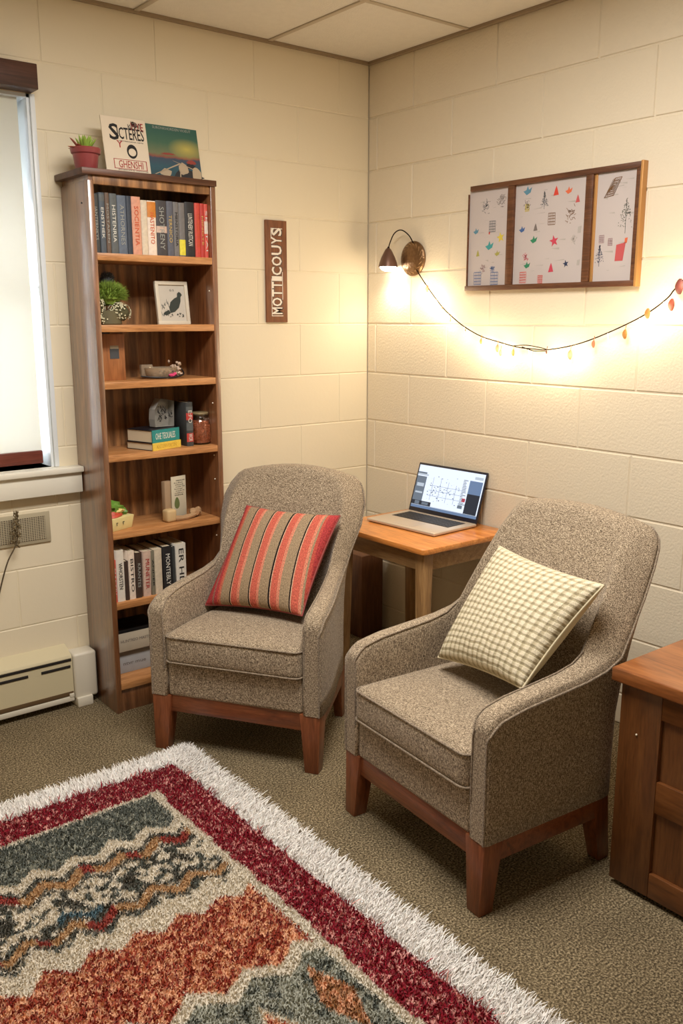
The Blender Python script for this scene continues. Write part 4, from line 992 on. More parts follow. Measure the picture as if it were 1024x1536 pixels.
# ------------------------------------------------------------------ armchairs
def smooth01(t):
    t = max(0, min(1, t)); return t * t * (3 - 2 * t)
def chair_shell(root, tops, ctop, narrow, leank, dep, tap=0):
    """one continuous upholstered U (arm, back, arm); returned split into three parts with shared normals"""
    So = []   # samples: (outer u, outer v, inner u, inner v, top, leanweight, cap)
    def topz(v):
        if v < .06: return .538 + .040 * (1 - (1 - v / .06) ** 2)
        return interp([(.06, .578), (.1, .588), (.25, .602), (.34, .612), (.39, .625), (.43, .648)], v)
    side = []
    vs = [0, .002, .0055, .011, .022, .04, .07, .12, .19, .26, .33, .39]
    for v in vs:
        sh = .011 - math.sqrt(.011 ** 2 - max(0, .011 - v) ** 2)
        side.append((.330 - sh, v, .262 + sh, v * .80, topz(v) - sh, max(0, (v - .15) / .28) ** 2 * .9))
    for k in range(0, 7):
        a = PI / 2 * k / 6
        ou, ov = .262 + .068 * math.cos(a), .432 + .068 * math.sin(a)
        iu, iv = .182 + .080 * math.cos(a), .335 + .080 * math.sin(a)
        side.append((ou, ov, iu, iv, tops[k], 1.0 if k > 1 else .93))
    for k in range(1, 7):
        t = k / 6; u0 = .262 * (1 - t); side.append((u0, .500 + .004 * t, .182 * (1 - t), .415 + .004 * t, tops[6] + (ctop - tops[6]) * (1 - (1 - t) ** 2), 1.0))
    full = side + [(-a, b_, -c, d_, e, f) for (a, b_, c, d_, e, f) in reversed(side[:-1])]
    nfull = len(full)
    lean = lambda z_: max(0, z_ - .42) ** 1.5 * leank
    cross = []
    P_ = []; Ls = [0]
    for i, (ou, ov, iu, iv, tz, w) in enumerate(full):
        row = []
        zi = [.26, .34, .42, .48]; 
        r = .026
        body = [(0, lerp(.27, tz - r, t)) for t in (0, .2, .4, .6, .8, 1)]
        top = []
        for k in range(1, 10):
            t = k / 10; s = 2 * t - 1
            top.append((t, tz - r * (1 - (1 - abs(s) ** 2.6) ** (1 / 2.6)) ))
        outb = [(1, lerp(tz - r, .212, t)) for t in (0, .2, .4, .6, .8, 1)]
        for (t, z_) in body + top + outb:
            # cushioned inner face
            u0, v0 = lerp(iu, ou, t), lerp(iv, ov, t)
            if t == 0: pass
            hgt = (z_ - .212) / (tz - .212)
            u0 *= (1 - narrow * w * max(0, z_ - .7) / .25)          # back narrows a little to the top
            u0 *= 1 - tap * smooth01((v0 - .04) / .46) * (1 - smooth01((z_ - .60) / .26))
            row.append(Vector((u0, v0 * dep + w * lean(z_), z_)))
        row.append(Vector((iu * (1 - tap * smooth01((iv - .04) / .46)), iv * dep, .212)))
        P_.append(row)
        if i: Ls.append(Ls[-1] + (Vector(full[i][:2]) - Vector(full[i - 1][:2])).length)
    nu, nv = len(P_), len(P_[0])
    Lv = [0]
    mid = P_[nu // 2]
    for j in range(1, nv + 1): Lv.append(Lv[-1] + (mid[j % nv] - mid[j - 1]).length)
    # smooth normals on the whole
    nrm = [[Vector((0, 0, 0)) for _ in range(nv)] for _ in range(nu)]
    for i in range(nu - 1):
        for j in range(nv):
            b2 = (j + 1) % nv
            q = [P_[i][j], P_[i + 1][j], P_[i + 1][b2], P_[i][b2]]
            n_ = (q[2] - q[0]).cross(q[3] - q[1])
            for (ii, jj) in ((i, j), (i + 1, j), (i + 1, b2), (i, b2)): nrm[ii][jj] += n_
    cen = Vector((0, .2, .5))
    ns = len(side); cut = 12 + 2
    flip = None
    for nm, i0, i1 in (('arm', 0, cut), ('backrest', cut, nu - 1 - cut), ('arm', nu - 1 - cut, nu - 1)):
        verts = []; norms = []; faces = []; uvs = []
        for i in range(i0, i1 + 1):
            for j in range(nv): verts.append(P_[i][j]); norms.append(nrm[i][j].normalized())
        m_ = i1 - i0 + 1
        for i in range(m_ - 1):
            for j in range(nv):
                b2 = (j + 1) % nv
                faces.append((i * nv + j, (i + 1) * nv + j, (i + 1) * nv + b2, i * nv + b2))
                uvs.append([(Ls[i0 + i], Lv[j]), (Ls[i0 + i + 1], Lv[j]), (Ls[i0 + i + 1], Lv[j + 1]), (Ls[i0 + i], Lv[j + 1])])
        caps = []
        if i0 == 0 or i1 == nu - 1:                 # flat front of the arm, with vertices of its own
            src = range(nv) if i0 == 0 else range((m_ - 1) * nv, m_ * nv)
            k0 = len(verts); verts += [verts[q].copy() for q in src]; norms += [Vector((0, -1, 0))] * nv
            ids = list(range(k0, k0 + nv)); area = sum(verts[ids[q]].x * verts[ids[(q + 1) % nv]].z - verts[ids[(q + 1) % nv]].x * verts[ids[q]].z for q in range(nv))
            caps.append((ids if area > 0 else ids[::-1], 0))
        me = bpy.data.meshes.new(nm)
        # orientation: make outward
        fl_ = faces
        allf = list(fl_) + [c for c, _ in caps]
        me.from_pydata([tuple(v) for v in verts], [], allf)
        uvl = me.uv_layers.new(name='UVMap'); k = 0
        for f, uvf in zip(fl_, uvs):
            for q in uvf: uvl.data[k].uv = q; k += 1
        for c, _ in caps:
            for vi in c: uvl.data[k].uv = (verts[vi].x, verts[vi].z); k += 1
        me.materials.append(M_fab)
        bm = bmesh.new(); bm.from_mesh(me); 
        # check winding with a known outer face
        bm.faces.ensure_lookup_table(); f0 = bm.faces[(m_ // 2) * nv + nv - 4]; c0 = f0.calc_center_median()
        ref = Vector((c0.x, c0.y - .2, 0))
        out_ok = f0.normal.dot(Vector((c0.x, c0.y - .25, 0))) > 0
        if not out_ok:
            for f in bm.faces:
                if len(f.verts) == 4: f.normal_flip()
            norms = [-n_ if q < m_ * nv else n_ for q, n_ in enumerate(norms)]
        for f in bm.faces:
            if len(f.verts) > 4:
                f.normal_update()
                if f.normal.y > 0: f.normal_flip()
        bm.to_mesh(me); bm.free(); me.shade_smooth()
        ln = []
        for pg in me.polygons:
            for vi in pg.vertices: ln.append(tuple(norms[vi]))
        me.normals_split_custom_set(ln)
        o = bpy.data.objects.new(nm, me); COL.objects.link(o); o.parent = root
    # piping along the outer edge and along the inner arm edges
    jo = 6 + 9; ji = 5
    mb = MB()
    mb.tube([P_[0][j] + Vector((.004, -.0005, 0)) for j in range(nv - 2, jo - 1, -1)] + [P_[i][jo] * 1.0 + Vector(((.001 if full[i][0] > 0 else -.001), 0, .004)) for i in range(1, nu - 1)] + [P_[-1][j] + Vector((-.004, -.0005, 0)) for j in range(jo, nv - 1)], .0034, 8)
    mb.build('piping', M_pipe, root)
    for sgn in (0, 1):
        mb = MB(); idx = list(range(1, 13)) if sgn == 0 else list(range(nu - 2, nu - 14, -1)); e = 0 if sgn == 0 else nu - 1
        mb.tube([P_[e][j] + Vector((-.003 if sgn == 0 else .003, -.001, 0)) for j in range(1, ji + 2)] + [P_[i][ji + 1] + Vector((-.0005 if sgn == 0 else .0005, 0, .0025)) for i in idx], .0026, 8)
        mb.build('piping', M_pipe, root)

def rbox(mb, x0, x1, y0, y1, z0, z1, r, n=10, crown=0.0, k=5, front_bulge=0.0):
    """rounded box with a dense surface; crown lifts the middle of the top"""
    def axis(a, b, m_):
        L1 = [a + r * (i / k) for i in range(k)]; L3 = [b - r + r * (i / k) for i in range(1, k + 1)]
        return L1 + [lerp(a + r, b - r, i / m_) for i in range(m_ + 1)] + L3
    X_, Y_, Z_ = axis(x0, x1, n), axis(y0, y1, n), axis(z0, z1, 3)
    cx, cy = (x0 + x1) / 2, (y0 + y1) / 2
    def f(x, y, z_):
        q = Vector((min(max(x, x0 + r), x1 - r), min(max(y, y0 + r), y1 - r), min(max(z_, z0 + r), z1 - r)))
        d_ = Vector((x, y, z_)) - q
        # put the face point on the sphere around the core
        p = q + (d_.normalized() * r if d_.length > 1e-9 else d_)
        a = 1 - ((p.x - cx) / (x1 - x0) * 2) ** 2; b_ = 1 - ((p.y - cy) / (y1 - y0) * 2) ** 2
        if p.z > (z0 + z1) / 2: p.z += crown * max(0, a) ** .6 * max(0, b_) ** .6
        if p.y < cy: p.y -= front_bulge * max(0, a) * math.sin(PI * min(1, max(0, (p.z - z0) / (z1 - z0))))
        return p
    for (A, B, g_) in ((X_, Y_, lambda a, b_: f(a, b_, z1)), (X_, Y_, lambda a, b_: f(a, b_, z0)), (X_, Z_, lambda a, b_: f(a, y0, b_)), (X_, Z_, lambda a, b_: f(a, y1, b_)), (Y_, Z_, lambda a, b_: f(x0, a, b_)), (Y_, Z_, lambda a, b_: f(x1, a, b_))):
        mb.grid([[g_(a, b_) for b_ in B] for a in A], UV=(lambda A_, B_: (lambda i, j: (A_[i], B_[j])))(A, B))
    bmesh.ops.remove_doubles(mb.bm, verts=mb.bm.verts, dist=1e-5)

def armchair(label, loc, rz, tops, ctop, narrow, leank, dep, tap=0):
    root = thing('armchair', label, 'armchair', loc, rz)
    chair_shell(root, tops, ctop, narrow, leank, dep, tap)
    mb = MB(); rbox(mb, -.262, .262, .004, .40, .212, .345, .014, 8); mb.build('front_rail_upholstery', M_fab, root, ang=80)
    mb = MB(); rbox(mb, -.262, .262, -.012, .43, .336, .452, .026, 14, .014, 5, .006); cu = mb.build('seat_cushion', M_fab, root, ang=80)
    for zc in (.443, .350):
        pts = []
        for (cx, cy, a0) in ((-.262 + .03, -.012 + .03, PI), (.262 - .03, -.012 + .03, 1.5 * PI)):
            for k in range(7):
                a = a0 + PI / 2 * k / 6; rr = .029 if zc > .4 else .031
                pts.append((cx + rr * math.cos(a), cy + rr * math.sin(a) - .0035, zc))
        pts = [(-.262, .38, zc)] + pts + [(.262, .38, zc)]
        mb = MB(); mb.tube(pts, .0032, 8); mb.build('cushion_piping', M_pipe, cu)
    mb = MB()
    mb.box(-.318, .318, .010, .034, .150, .216, .002); mb.box(-.318, .318, .452, .474, .150, .216, .002)
    mb.box(-.322, -.300, .012, .472, .150, .216, .002); mb.box(.300, .322, .012, .472, .150, .216, .002)
    mb.build('wooden_base', M_legx, root)
    for sx in (-1, 1):
        q = lambda a, b_, y0_, y1_: tuple(sorted((sx * a, sx * b_))) + (y0_, y1_)
        mb = MB(); mb.taper(q(.326, .250, .002, .070), q(.320, .270, -.004, .044), .214, 0); mb.build('leg', M_leg, root)
        mb = MB(); mb.taper(q(.324, .262, .415, .480), q(.318, .276, .462, .508), .214, 0); mb.build('leg', M_leg, root)
    if tap:                                   # body drawn in towards the back
        for o in list(root.children_recursive):
            if o.name.split('.')[0] in ('arm', 'backrest', 'piping'): continue
            for v in o.data.vertices: v.co.x *= 1 - tap * smooth01((v.co.y - .04) / .46)
    return root
def ang(u): return math.atan2(u[1], u[0])
uR = (-.0890, -.9960); uL = (.5437, -.8393)
chR = armchair('grey tweed armchair in front of the right wall, nearer the camera, with the checked pillow', (-1.262, -1.695, 0), ang(uR), (.652, .715, .805, .885, .935, .958, .970), .992, .0, .44, 1.04)
chL = armchair('grey tweed armchair beside the bookshelf, with the striped pillow', (-1.340, -.868, 0), ang(uL), (.650, .705, .790, .865, .912, .938, .950), .980, .05, .42, 1.0, .21)

# ------------------------------------------------------------------ pillows
def pillow(name, label, corners, thick, front, back, pipe, bulge_in=.030, exp=.40, nudge=(0, 0, 0)):
    TLc, TRc, BRc, BLc = [Vector(c) + Vector(nudge) for c in corners]
    base = (TLc + TRc + BRc + BLc) / 4; low = min(TLc.z, TRc.z, BRc.z, BLc.z)
    org = Vector((base.x, base.y, low))
    root = thing(name, label, 'pillow', org)
    nrm_ = ((TRc - BLc).cross(TLc - BRc)).normalized()
    n = 26
    def pt(a, b_, side):
        A = 2 * a - 1; B = 2 * b_ - 1
        # edges pulled in between the corners
        a2 = .5 + (A * (1 - bulge_in * 2 * (1 - B * B))) / 2 if True else a
        b2 = .5 + (B * (1 - bulge_in * 2 * (1 - A * A))) / 2
        p = (TLc * (1 - a2) + TRc * a2) * b2 + (BLc * (1 - a2) + BRc * a2) * (1 - b2)
        t = (max(0, 1 - A * A) * max(0, 1 - B * B)) ** exp * thick / 2
        t *= 1 + .05 * noise.noise(Vector((a * 4, b_ * 4, 3)))
        return p + nrm_ * t * side - org
    ts = [0.5 - 0.5 * math.cos(PI * i / n) for i in range(n + 1)]
    for side, nm, mt in ((1, 'front_cover', front), (-1, 'back_cover', back)):
        mb = MB(); mb.grid([[pt(a, b_, side) for b_ in ts] for a in ts], UV=lambda i, j: (ts[i], ts[j])); mb.build(nm, mt, root, ang=80)
    loop = [pt(t, 0, 0) for t in ts] + [pt(1, t, 0) for t in ts[1:]] + [pt(1 - t, 1, 0) for t in ts[1:]] + [pt(0, 1 - t, 0) for t in ts[1:]]
    mb = MB(); mb.tube(loop, .0035, 8); mb.build('piping', pipe, root)
    return root
def chair_pt(ch, u, v, z_):
    M = Matrix.Translation(ch.location) @ Matrix.Rotation(ch.rotation_euler.z, 4, 'Z'); return M @ Vector((u, v, z_))
# striped cloth
m, nt, N, L, P = new_mat('striped_cloth')
uv = N.new('ShaderNodeUVMap'); uv.uv_map = 'UVMap'; sp = N.new('ShaderNodeSeparateXYZ'); L.new(uv.outputs[0], sp.inputs[0])
kb = N.new('ShaderNodeMath'); kb.operation = 'MULTIPLY_ADD'; L.new(sp.outputs['Y'], kb.inputs[0]); kb.inputs[1].default_value = .10; kb.inputs[2].default_value = -.05
ka = N.new('ShaderNodeMath'); ka.operation = 'ADD'; L.new(sp.outputs['X'], ka.inputs[0]); L.new(kb.outputs[0], ka.inputs[1])
TANC, COR, SAL, BLK, WHT, RED = S(158, 136, 108), S(200, 100, 82), S(210, 134, 108), S(30, 24, 26), S(206, 170, 140), S(176, 66, 66)
stops = [(0.0, RED), (.03, S(150, 104, 90)), (.05, RED), (.085, S(196, 90, 74)), (.105, S(190, 110, 86)), (.125, TANC)]
x = .215
for k in range(4):
    stops += [(x, BLK), (x + .013, WHT), (x + .020, COR), (x + .085, SAL), (x + .110, TANC)]; x += .205
st_all = stops[:26] + [(.955, S(190, 84, 72)), (.98, RED)]
cr_ = ramp(N, st_all, 'CONSTANT'); L.new(ka.outputs[0], cr_.inputs['Fac'])
nz = N.new('ShaderNodeTexNoise'); nz.noise_dimensions = '2D'; nz.inputs['Scale'].default_value = 1; nz.inputs['Detail'].default_value = 2
mp = N.new('ShaderNodeMapping'); mp.inputs['Scale'].default_value = (150, 60, 1); L.new(uv.outputs[0], mp.inputs['Vector']); L.new(mp.outputs[0], nz.inputs['Vector'])
r2 = ramp(N, [(.3, (.62, .62, .62, 1)), (.7, (1.2, 1.2, 1.2, 1))]); L.new(nz.outputs['Fac'], r2.inputs['Fac'])
mx = N.new('ShaderNodeMix'); mx.data_type = 'RGBA'; mx.blend_type = 'MULTIPLY'; mx.inputs[0].default_value = 1
L.new(cr_.outputs['Color'], mx.inputs[6]); L.new(r2.outputs['Color'], mx.inputs[7]); L.new(mx.outputs[2], P.inputs['Base Color'])
P.inputs['Roughness'].default_value = .95; P.inputs['Specular IOR Level'].default_value = .15
b = N.new('ShaderNodeBump'); b.inputs['Strength'].default_value = .5; b.inputs['Distance'].default_value = .0015; L.new(nz.outputs['Fac'], b.inputs['Height']); L.new(b.outputs['Normal'], P.inputs['Normal'])
M_stripe = m
# checked cloth
m, nt, N, L, P = new_mat('checked_cloth')
uv = N.new('ShaderNodeUVMap'); uv.uv_map = 'UVMap'; sp = N.new('ShaderNodeSeparateXYZ')
dn = N.new('ShaderNodeTexNoise'); dn.noise_dimensions = '2D'; dn.inputs['Scale'].default_value = 9; L.new(uv.outputs[0], dn.inputs['Vector'])
mxv = N.new('ShaderNodeMix'); mxv.data_type = 'RGBA'; mxv.blend_type = 'LINEAR_LIGHT'; mxv.inputs[0].default_value = .012; L.new(uv.outputs[0], mxv.inputs[6]); L.new(dn.outputs['Color'], mxv.inputs[7]); L.new(mxv.outputs[2], sp.inputs[0])
rs = []
for ax, nn in (('X', 17), ('Y', 19)):
    a = N.new('ShaderNodeMath'); a.operation = 'MULTIPLY'; a.inputs[1].default_value = nn; L.new(sp.outputs[ax], a.inputs[0])
    f_ = N.new('ShaderNodeMath'); f_.operation = 'FRACT'; L.new(a.outputs[0], f_.inputs[0])
    r_ = ramp(N, [(0.0, (0, 0, 0, 1)), (.20, (.15, .15, .15, 1)), (.40, (1, 1, 1, 1)), (.84, (1, 1, 1, 1)), (1.0, (0, 0, 0, 1))]); L.new(f_.outputs[0], r_.inputs['Fac']); rs.append(r_)
mul = N.new('ShaderNodeMath'); mul.operation = 'ADD'; L.new(rs[0].outputs['Color'], mul.inputs[0]); L.new(rs[1].outputs['Color'], mul.inputs[1])
hf = N.new('ShaderNodeMath'); hf.operation = 'MULTIPLY'; hf.inputs[1].default_value = .5; L.new(mul.outputs[0], hf.inputs[0])
rr = ramp(N, [(0.0, S(148, 135, 106)), (.5, S(188, 175, 143)), (1.0, S(226, 214, 186))]); L.new(hf.outputs[0], rr.inputs['Fac'])
nz = N.new('ShaderNodeTexNoise'); nz.noise_dimensions = '2D'; nz.inputs['Scale'].default_value = 170; L.new(uv.outputs[0], nz.inputs['Vector'])
r2 = ramp(N, [(.3, (.72, .72, .72, 1)), (.65, (1.1, 1.1, 1.1, 1))]); L.new(nz.outputs['Fac'], r2.inputs['Fac'])
mx = N.new('ShaderNodeMix'); mx.data_type = 'RGBA'; mx.blend_type = 'MULTIPLY'; mx.inputs[0].default_value = 1
L.new(rr.outputs['Color'], mx.inputs[6]); L.new(r2.outputs['Color'], mx.inputs[7]); L.new(mx.outputs[2], P.inputs['Base Color'])
P.inputs['Roughness'].default_value = .95; P.inputs['Specular IOR Level'].default_value = .15
b = N.new('ShaderNodeBump'); b.inputs['Strength'].default_value = .7; b.inputs['Distance'].default_value = .004; L.new(hf.outputs[0], b.inputs['Height']); L.new(b.outputs['Normal'], P.inputs['Normal'])
M_check = m
M_creamc = mat('cream_cloth', S(214, 202, 170), .95, bump=.3, bscale=300)
M_redc = mat('dusty_red_cloth', S(146, 72, 68), .95, bump=.3, bscale=300)
pillow('throw_pillow', 'cream and olive checked pillow leaning on the nearer armchair', [chair_pt(chR, *c) for c in ((-.185, .500, .838), (.300, .430, .842), (.215, .225, .560), (-.200, .270, .505))], .15, M_check, M_creamc, M_creamc)
pillow('throw_pillow', 'coral, tan and black striped pillow leaning on the armchair by the bookshelf', [chair_pt(chL, *c) for c in ((-.160, .500, .826), (.250, .440, .826), (.185, .205, .500), (-.235, .265, .478))], .145, M_stripe, M_redc, M_redc)

# ------------------------------------------------------------------ right-hand cabinet
cb = thing('wooden_cabinet', 'brown wooden cabinet with recessed panels at the right edge', 'cabinet', (-.89, -2.13, 0))
CL = 1.0; CDp = .86
mb = MB(); mb.box(-.022, CDp, -CL - .02, .020, .607, .645, .004, 3); mb.build('top', M_cabt, cb)
mb = MB(); mb.box(.016, CDp - .01, -CL, -.0, .03, .606, .001); mb.build('carcass', M_cab, cb)
for y0, y1 in ((-.122, -.0), (-.56, -.44), (-CL, -CL + .12)):
    mb = MB(); mb.box(0, .018, y0, y1, .018, .606, .0025); mb.build('stile', M_cab, cb)
for y0, y1 in ((-.44, -.122), (-CL + .12, -.56)):
    for z0, z1 in ((.535, .606), (.27, .360), (.018, .090)):
        mb = MB(); mb.box(.0005, .018, y0, y1, z0, z1, .0025); mb.build('rail', M_cabh, cb)
    for z0, z1 in ((.360, .535), (.090, .270)):
        mb = MB(); mb.box(.0125, .017, y0, y1, z0, z1); mb.build('recessed_panel', M_cab, cb)
mb = MB(); mb.box(.05, CDp - .05, -CL + .05, -.05, 0, .03); mb.build('plinth', M_dark, cb)
mb = MB(); mb.ball((-.001, -.055, .47), .003, 6); mb.build('screw', M_peg, cb)

# power cable on the floor between the chairs
mb = MB(); mb.tube(smooth_path([(-.10, -.60, .006), (-.30, -1.03, .006), (-.55, -1.10, .008), (-.72, -1.02, .006), (-.80, -1.12, .006), (-.60, -1.22, .006), (-.3, -1.18, .006)], 8), .0045, 6)
tag(mb.build('power_cable', M_black), 'thin black power cable on the carpet between the two armchairs', 'cable')

# ------------------------------------------------------------------ rug
rgx, rgy = -1.405, -.655       # outer corner of the fringe
rug = thing('area_rug', 'shaggy rug with a dark red border, white fringe and rust and grey zigzag bands', 'rug', (rgx, rgy, 0))
XW, YW = 1.75, 2.45            # extent to -x and -y
random.seed(1); rng = np.random.default_rng(12)
def tri(x): return 2 * np.abs(2 * (x - np.floor(x + .5))) - 1
def hash2(ix, iy, k=0):
    h = np.sin(ix * 127.1 + iy * 311.7 + k * 74.7) * 43758.5453; return h - np.floor(h)
def vnoise(x, y, k=0):
    ix, iy = np.floor(x), np.floor(y); fx, fy = x - ix, y - iy; fx = fx * fx * (3 - 2 * fx); fy = fy * fy * (3 - 2 * fy)
    a = hash2(ix, iy, k); b_ = hash2(ix + 1, iy, k); c = hash2(ix, iy + 1, k); d_ = hash2(ix + 1, iy + 1, k)
    return (a * (1 - fx) + b_ * fx) * (1 - fy) + (c * (1 - fx) + d_ * fx) * fy
def arr(*c): return np.array(S(*c)[:3])
RC = dict(cream=arr(222, 212, 194), red=arr(140, 26, 42), fleck=arr(222, 160, 150), grey=arr(96, 100, 92), grey2=arr(166, 166, 152), dk=arr(84, 80, 70), tan=arr(190, 152, 110), rust=arr(160, 68, 48), rust2=arr(228, 172, 134),
          rust3=arr(142, 48, 38), blue=arr(80, 106, 116), white=arr(242, 236, 230), brown=arr(146, 100, 62), bred=arr(156, 66, 56))
def rug_colour(px, py):
    """px = distance in from the right edge, py = distance in from the top edge (metres)"""
    n = len(px); col = np.zeros((n, 3)); X_ = -px + rgx; Y_ = -py + rgy
    r1 = rng.random(n); r2 = rng.random(n); cl = vnoise(px * 125, py * 125, 1); cl2 = vnoise(px * 60, py * 60, 2)
    wob = (vnoise(px * 14, py * 14, 5) - .5) * .022
    zz = tri(X_ / .118 + .25) * .024 + wob
    yy = Y_ + zz
    def put(mask, c): col[mask] = np.minimum(.95, RC[c] * (.84 + .34 * r2[mask, None]))
    bx_ = .128; red_in_x = .262; 
    put(np.ones(n, bool), 'cream')
    core = (px > red_in_x + .028) & (py > .262)
    # bands by y (world)
    b1 = core & (yy > -1.105); put(b1 & (cl + r1 * .5 > .56), 'grey'); put(b1 & (cl + r1 * .5 <= .56), 'grey2')
    mid = core & (yy <= -1.145) & (yy > -1.455)
    put(mid & (cl2 < .42) , 'grey'); put(mid & (cl2 < .34) & (r1 < .5), 'dk')
    def band(c0, w, fn, k0):
        msk = core & (np.abs(yy - c0) < w); seg = vnoise(px * 9 + k0, py * 0, k0)
        put(msk & (seg < .38), fn[0]); put(msk & (seg >= .38) & (seg < .62), fn[1]); put(msk & (seg >= .62), fn[2])
    e1 = core & (np.abs(yy + 1.163) < .012); put(e1 & (r1 < .75), 'dk')
    band(-1.190, .019, ('tan', 'bred', 'tan'), 3)
    e2 = core & (np.abs(yy + 1.222) < .011); put(e2 & (r1 < .65), 'dk')
    e3 = core & (np.abs(yy + 1.375) < .010); put(e3 & (r1 < .6), 'dk')
    sg2 = vnoise(px * 7, py * 0, 8)
    put(core & (np.abs(yy + 1.352) < .014) & (sg2 > .66), 'blue')
    band(-1.402, .016, ('tan', 'bred', 'tan'), 4)
    e4 = core & (np.abs(yy + 1.430) < .010); put(e4 & (r1 < .7), 'dk')
    # diamonds in the mottled middle band
    dmx = np.abs(((X_ / .17) % 1) - .5) * .17; dmy = np.abs(yy + 1.29)
    dm = core & (dmx + dmy < .036); put(dm & (r1 < .8), 'dk')
    # rust
    low = -1.815 + tri(X_ / .15 + .1) * .03
    rs_ = core & (yy < -1.535) & (Y_ > low + wob); put(rs_ & (cl < .58), 'rust'); put(rs_ & (cl < .25), 'rust3'); put(rs_ & (cl >= .58), 'rust2'); put(rs_ & (r1 < .12), 'rust2')
    lw2 = low - .045
    gz = core & (Y_ < lw2 + wob); put(gz & (cl2 + .4 * r1 > .55), 'grey2'); put(gz & (cl2 + .4 * r1 <= .55), 'grey')
    for (cx, cy, hw, hh, c1, c2) in ((-1.765, -2.01, .045, .13, 'brown', 'rust2'), (-1.93, -2.09, .06, .14, 'rust', 'rust2'), (-2.16, -2.09, .07, .13, 'rust', 'rust2'), (-2.42, -2.09, .07, .13, 'rust', 'brown'), (-1.90, -2.50, .1, .14, 'rust', 'rust2'), (-2.3, -2.5, .1, .14, 'rust', 'brown'), (-2.72, -2.2, .08, .14, 'brown', 'rust2')):
        dd = np.abs(X_ - cx) / hw + np.abs(Y_ - cy) / hh
        k = core & (Y_ < lw2) & (dd < 1.0); put(k & (cl < .55), c1); put(k & (cl >= .55), c2)
        k = core & (Y_ < lw2) & (dd >= 1.0) & (dd < 1.22) & (hw > .055); put(k, 'cream')
    # red border
    wr = (vnoise(px * 30, py * 30, 6) - .5) * .012
    redm = (px > bx_ + wr) & (py > .115 + wr) & ((px < red_in_x + wr) | (py < .250 + wr))
    put(redm, 'red'); put(redm & (cl + .35 * r1 > .98), 'fleck'); put(redm & (r2 > .90), 'fleck')
    frm = (px < bx_ + wr) | (py < .115 + wr); put(frm, 'white')
    return col
def np_mesh(name, V, F, colr, m_, parent, kind=None):
    me = bpy.data.meshes.new(name)
    nv_, nf = len(V), len(F); k = F.shape[1]
    me.vertices.add(nv_); me.vertices.foreach_set('co', V.astype(np.float32).ravel())
    me.loops.add(nf * k); me.loops.foreach_set('vertex_index', F.astype(np.int32).ravel())
    me.polygons.add(nf); me.polygons.foreach_set('loop_start', np.arange(0, nf * k, k, dtype=np.int32))
    me.update(calc_edges=True)
    at = me.color_attributes.new('pile_colour', 'FLOAT_COLOR', 'POINT')
    c4 = np.ones((nv_, 4), np.float32); c4[:, :3] = colr; at.data.foreach_set('color', c4.ravel())
    me.materials.append(m_); me.shade_smooth()
    o = bpy.data.objects.new(name, me); COL.objects.link(o); o.parent = parent
    if kind: o['kind'] = kind
    return o
m, nt, N, L, P = new_mat('rug_yarn')
at = N.new('ShaderNodeAttribute'); at.attribute_name = 'pile_colour'; L.new(at.outputs['Color'], P.inputs['Base Color'])
P.inputs['Roughness'].default_value = 1.0; P.inputs['Specular IOR Level'].default_value = .08; P.inputs['Sheen Weight'].default_value = .15
M_yarn = m
def tufts(px, py, h0, h1, w, lean_x, lean_y, jl, name, zb=.006, segs=2):
    n = len(px); col = rug_colour(px, py)
    a = rng.random(n) * 2 * np.pi; h = h0 + (h1 - h0) * rng.random(n)
    dx = lean_x + rng.normal(0, jl, n); dy = lean_y + rng.normal(0, jl, n)
    wx, wy = np.cos(a) * w / 2, np.sin(a) * w / 2
    bx0, by0 = -px, -py; rowsV = []
    for s in range(segs + 1):
        t = s / segs; ww = (1, .95, .35)[s] if segs == 2 else (1, 1, .8, .3)[s]
        off = t * t if segs == 2 else t ** 1.6
        cx = bx0 + dx * off; cy = by0 + dy * off; cz = zb + h * (t - .35 * off * np.minimum(1, np.hypot(dx, dy) / np.maximum(h, 1e-4)))
        cz = np.maximum(cz, .002)
        rowsV += [np.stack([cx - wx * ww, cy - wy * ww, cz], 1), np.stack([cx + wx * ww, cy + wy * ww, cz], 1)]
    V = np.stack(rowsV, 1).reshape(-1, 3); k = 2 * (segs + 1)
    base = (np.arange(n) * k)[:, None]
    F = np.concatenate([base + np.array([2 * s, 2 * s + 1, 2 * s + 3, 2 * s + 2]) for s in range(segs)], 0)
    return np_mesh(name, V, F, np.repeat(col, k, 0), M_yarn, rug, 'stuff')
def jgrid(x0, x1, y0, y1, d):
    gx, gy = np.meshgrid(np.arange(x0, x1, d), np.arange(y0, y1, d)); gx = gx.ravel() + rng.uniform(-d / 2, d / 2, gx.size); gy = gy.ravel() + rng.uniform(-d / 2, d / 2, gy.size); return gx, gy
# woven ground
nx, ny = 175, 245; gx, gy = np.meshgrid(np.linspace(.045, XW, nx), np.linspace(.045, YW, ny)); V = np.stack([-gx.ravel(), -gy.ravel(), np.full(gx.size, .007)], 1)
idx = np.arange(nx * ny).reshape(ny, nx); F = np.stack([idx[:-1, :-1].ravel(), idx[1:, :-1].ravel(), idx[1:, 1:].ravel(), idx[:-1, 1:].ravel()], 1)
np_mesh('ground_weave', V, F, rug_colour(gx.ravel(), gy.ravel()) * .8, M_yarn, rug)
gx, gy = jgrid(.110, XW, .10, YW, .0050); tufts(gx, gy, .008, .0115, .0046, 0, -.001, .003, 'pile')
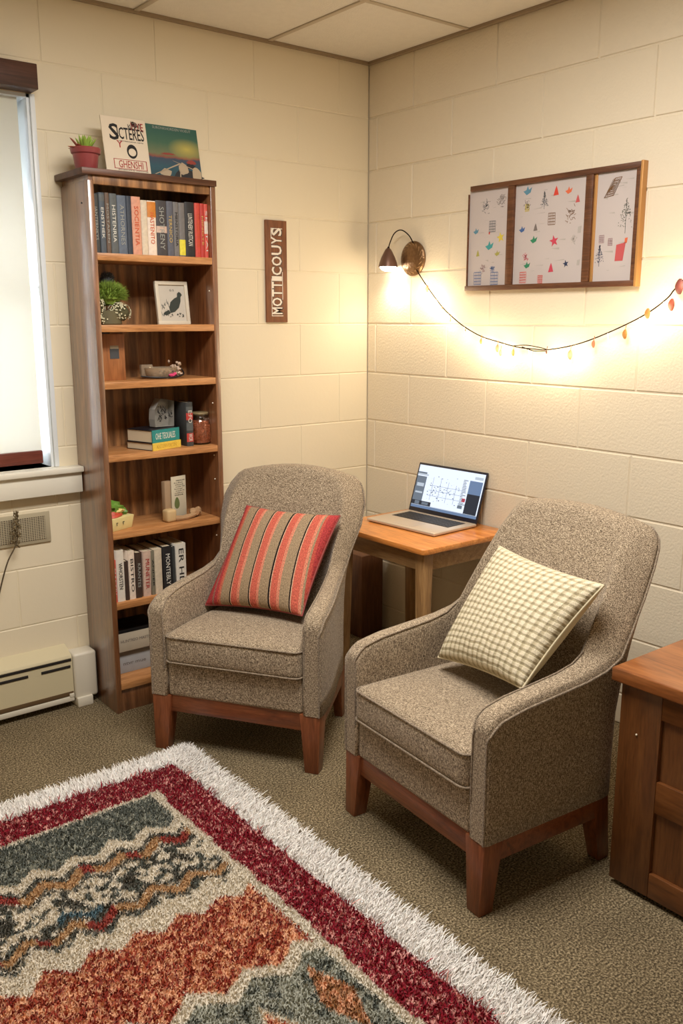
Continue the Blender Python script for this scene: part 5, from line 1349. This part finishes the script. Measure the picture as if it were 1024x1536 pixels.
# long white fringe on two sides
gx1, gy1 = jgrid(.030, .128, .03, YW, .0050); k = rng.random(len(gx1)) < .95
tufts(gx1[k], gy1[k], .020, .030, .0036, .018, -.002, .010, 'fringe', .005, 3)
gx1, gy1 = jgrid(.02, XW, .030, .118, .0050)
tufts(gx1, gy1, .018, .028, .0036, .002, .016, .010, 'fringe', .005, 3)

# ------------------------------------------------------------------ lights
def light(name, kind, loc, power, col, **kw):
    l = bpy.data.lights.new(name, kind); l.energy = power; l.color = col
    for a, v in kw.items():
        if a != 'rot': setattr(l, a, v)
    o = bpy.data.objects.new(name, l); COL.objects.link(o); o.location = loc
    if 'rot' in kw: o.rotation_euler = kw['rot']
    return o
light('ceiling_light', 'AREA', (-1.66, -1.80, 2.685), 74, (1, .96, .91), shape='RECTANGLE', size=1.2, size_y=.6)
light('daylight', 'AREA', (-2.16, .30, 1.42), 46, (.86, .93, 1), shape='RECTANGLE', size=1.3, size_y=1.15, rot=(R(-90), 0, 0))
for (y, z_, pw) in bulbs:
    light('fairy_light', 'POINT', (-.06, y, z_ - .006), pw * .60, (1, .79, .52), shadow_soft_size=.038)
light('wall_lamp_light', 'SPOT', (-.06, -.216, 1.758), 5.0, (1, .86, .66), spot_size=R(140), spot_blend=.8, shadow_soft_size=.02)
light('screen_light', 'AREA', (-.085, -.64, .80), .6, (.85, .92, 1), shape='RECTANGLE', size=.2, size_y=.36, rot=(0, R(105), 0)) if False else None
w = bpy.data.worlds.new('World'); scene.world = w; w.use_nodes = True
w.node_tree.nodes['Background'].inputs[0].default_value = (.75, .86, 1, 1); w.node_tree.nodes['Background'].inputs[1].default_value = 1.2

# ------------------------------------------------------------------ camera
cam = bpy.data.cameras.new('Camera'); co = bpy.data.objects.new('Camera', cam); COL.objects.link(co)
co.location = (-2.88333, -3.43132, 1.56); co.rotation_euler = (R(90 - 12.272), 0, R(-38.42 + 0))
cam.sensor_fit = 'VERTICAL'; cam.sensor_height = 36; cam.lens = 1347 / 1536 * 36; cam.clip_start = .02
scene.camera = co
scene.view_settings.view_transform = 'Standard'; scene.view_settings.look = 'None'; scene.view_settings.gamma = 1; scene.view_settings.use_curve_mapping = False
scene.view_settings.exposure = 0.0
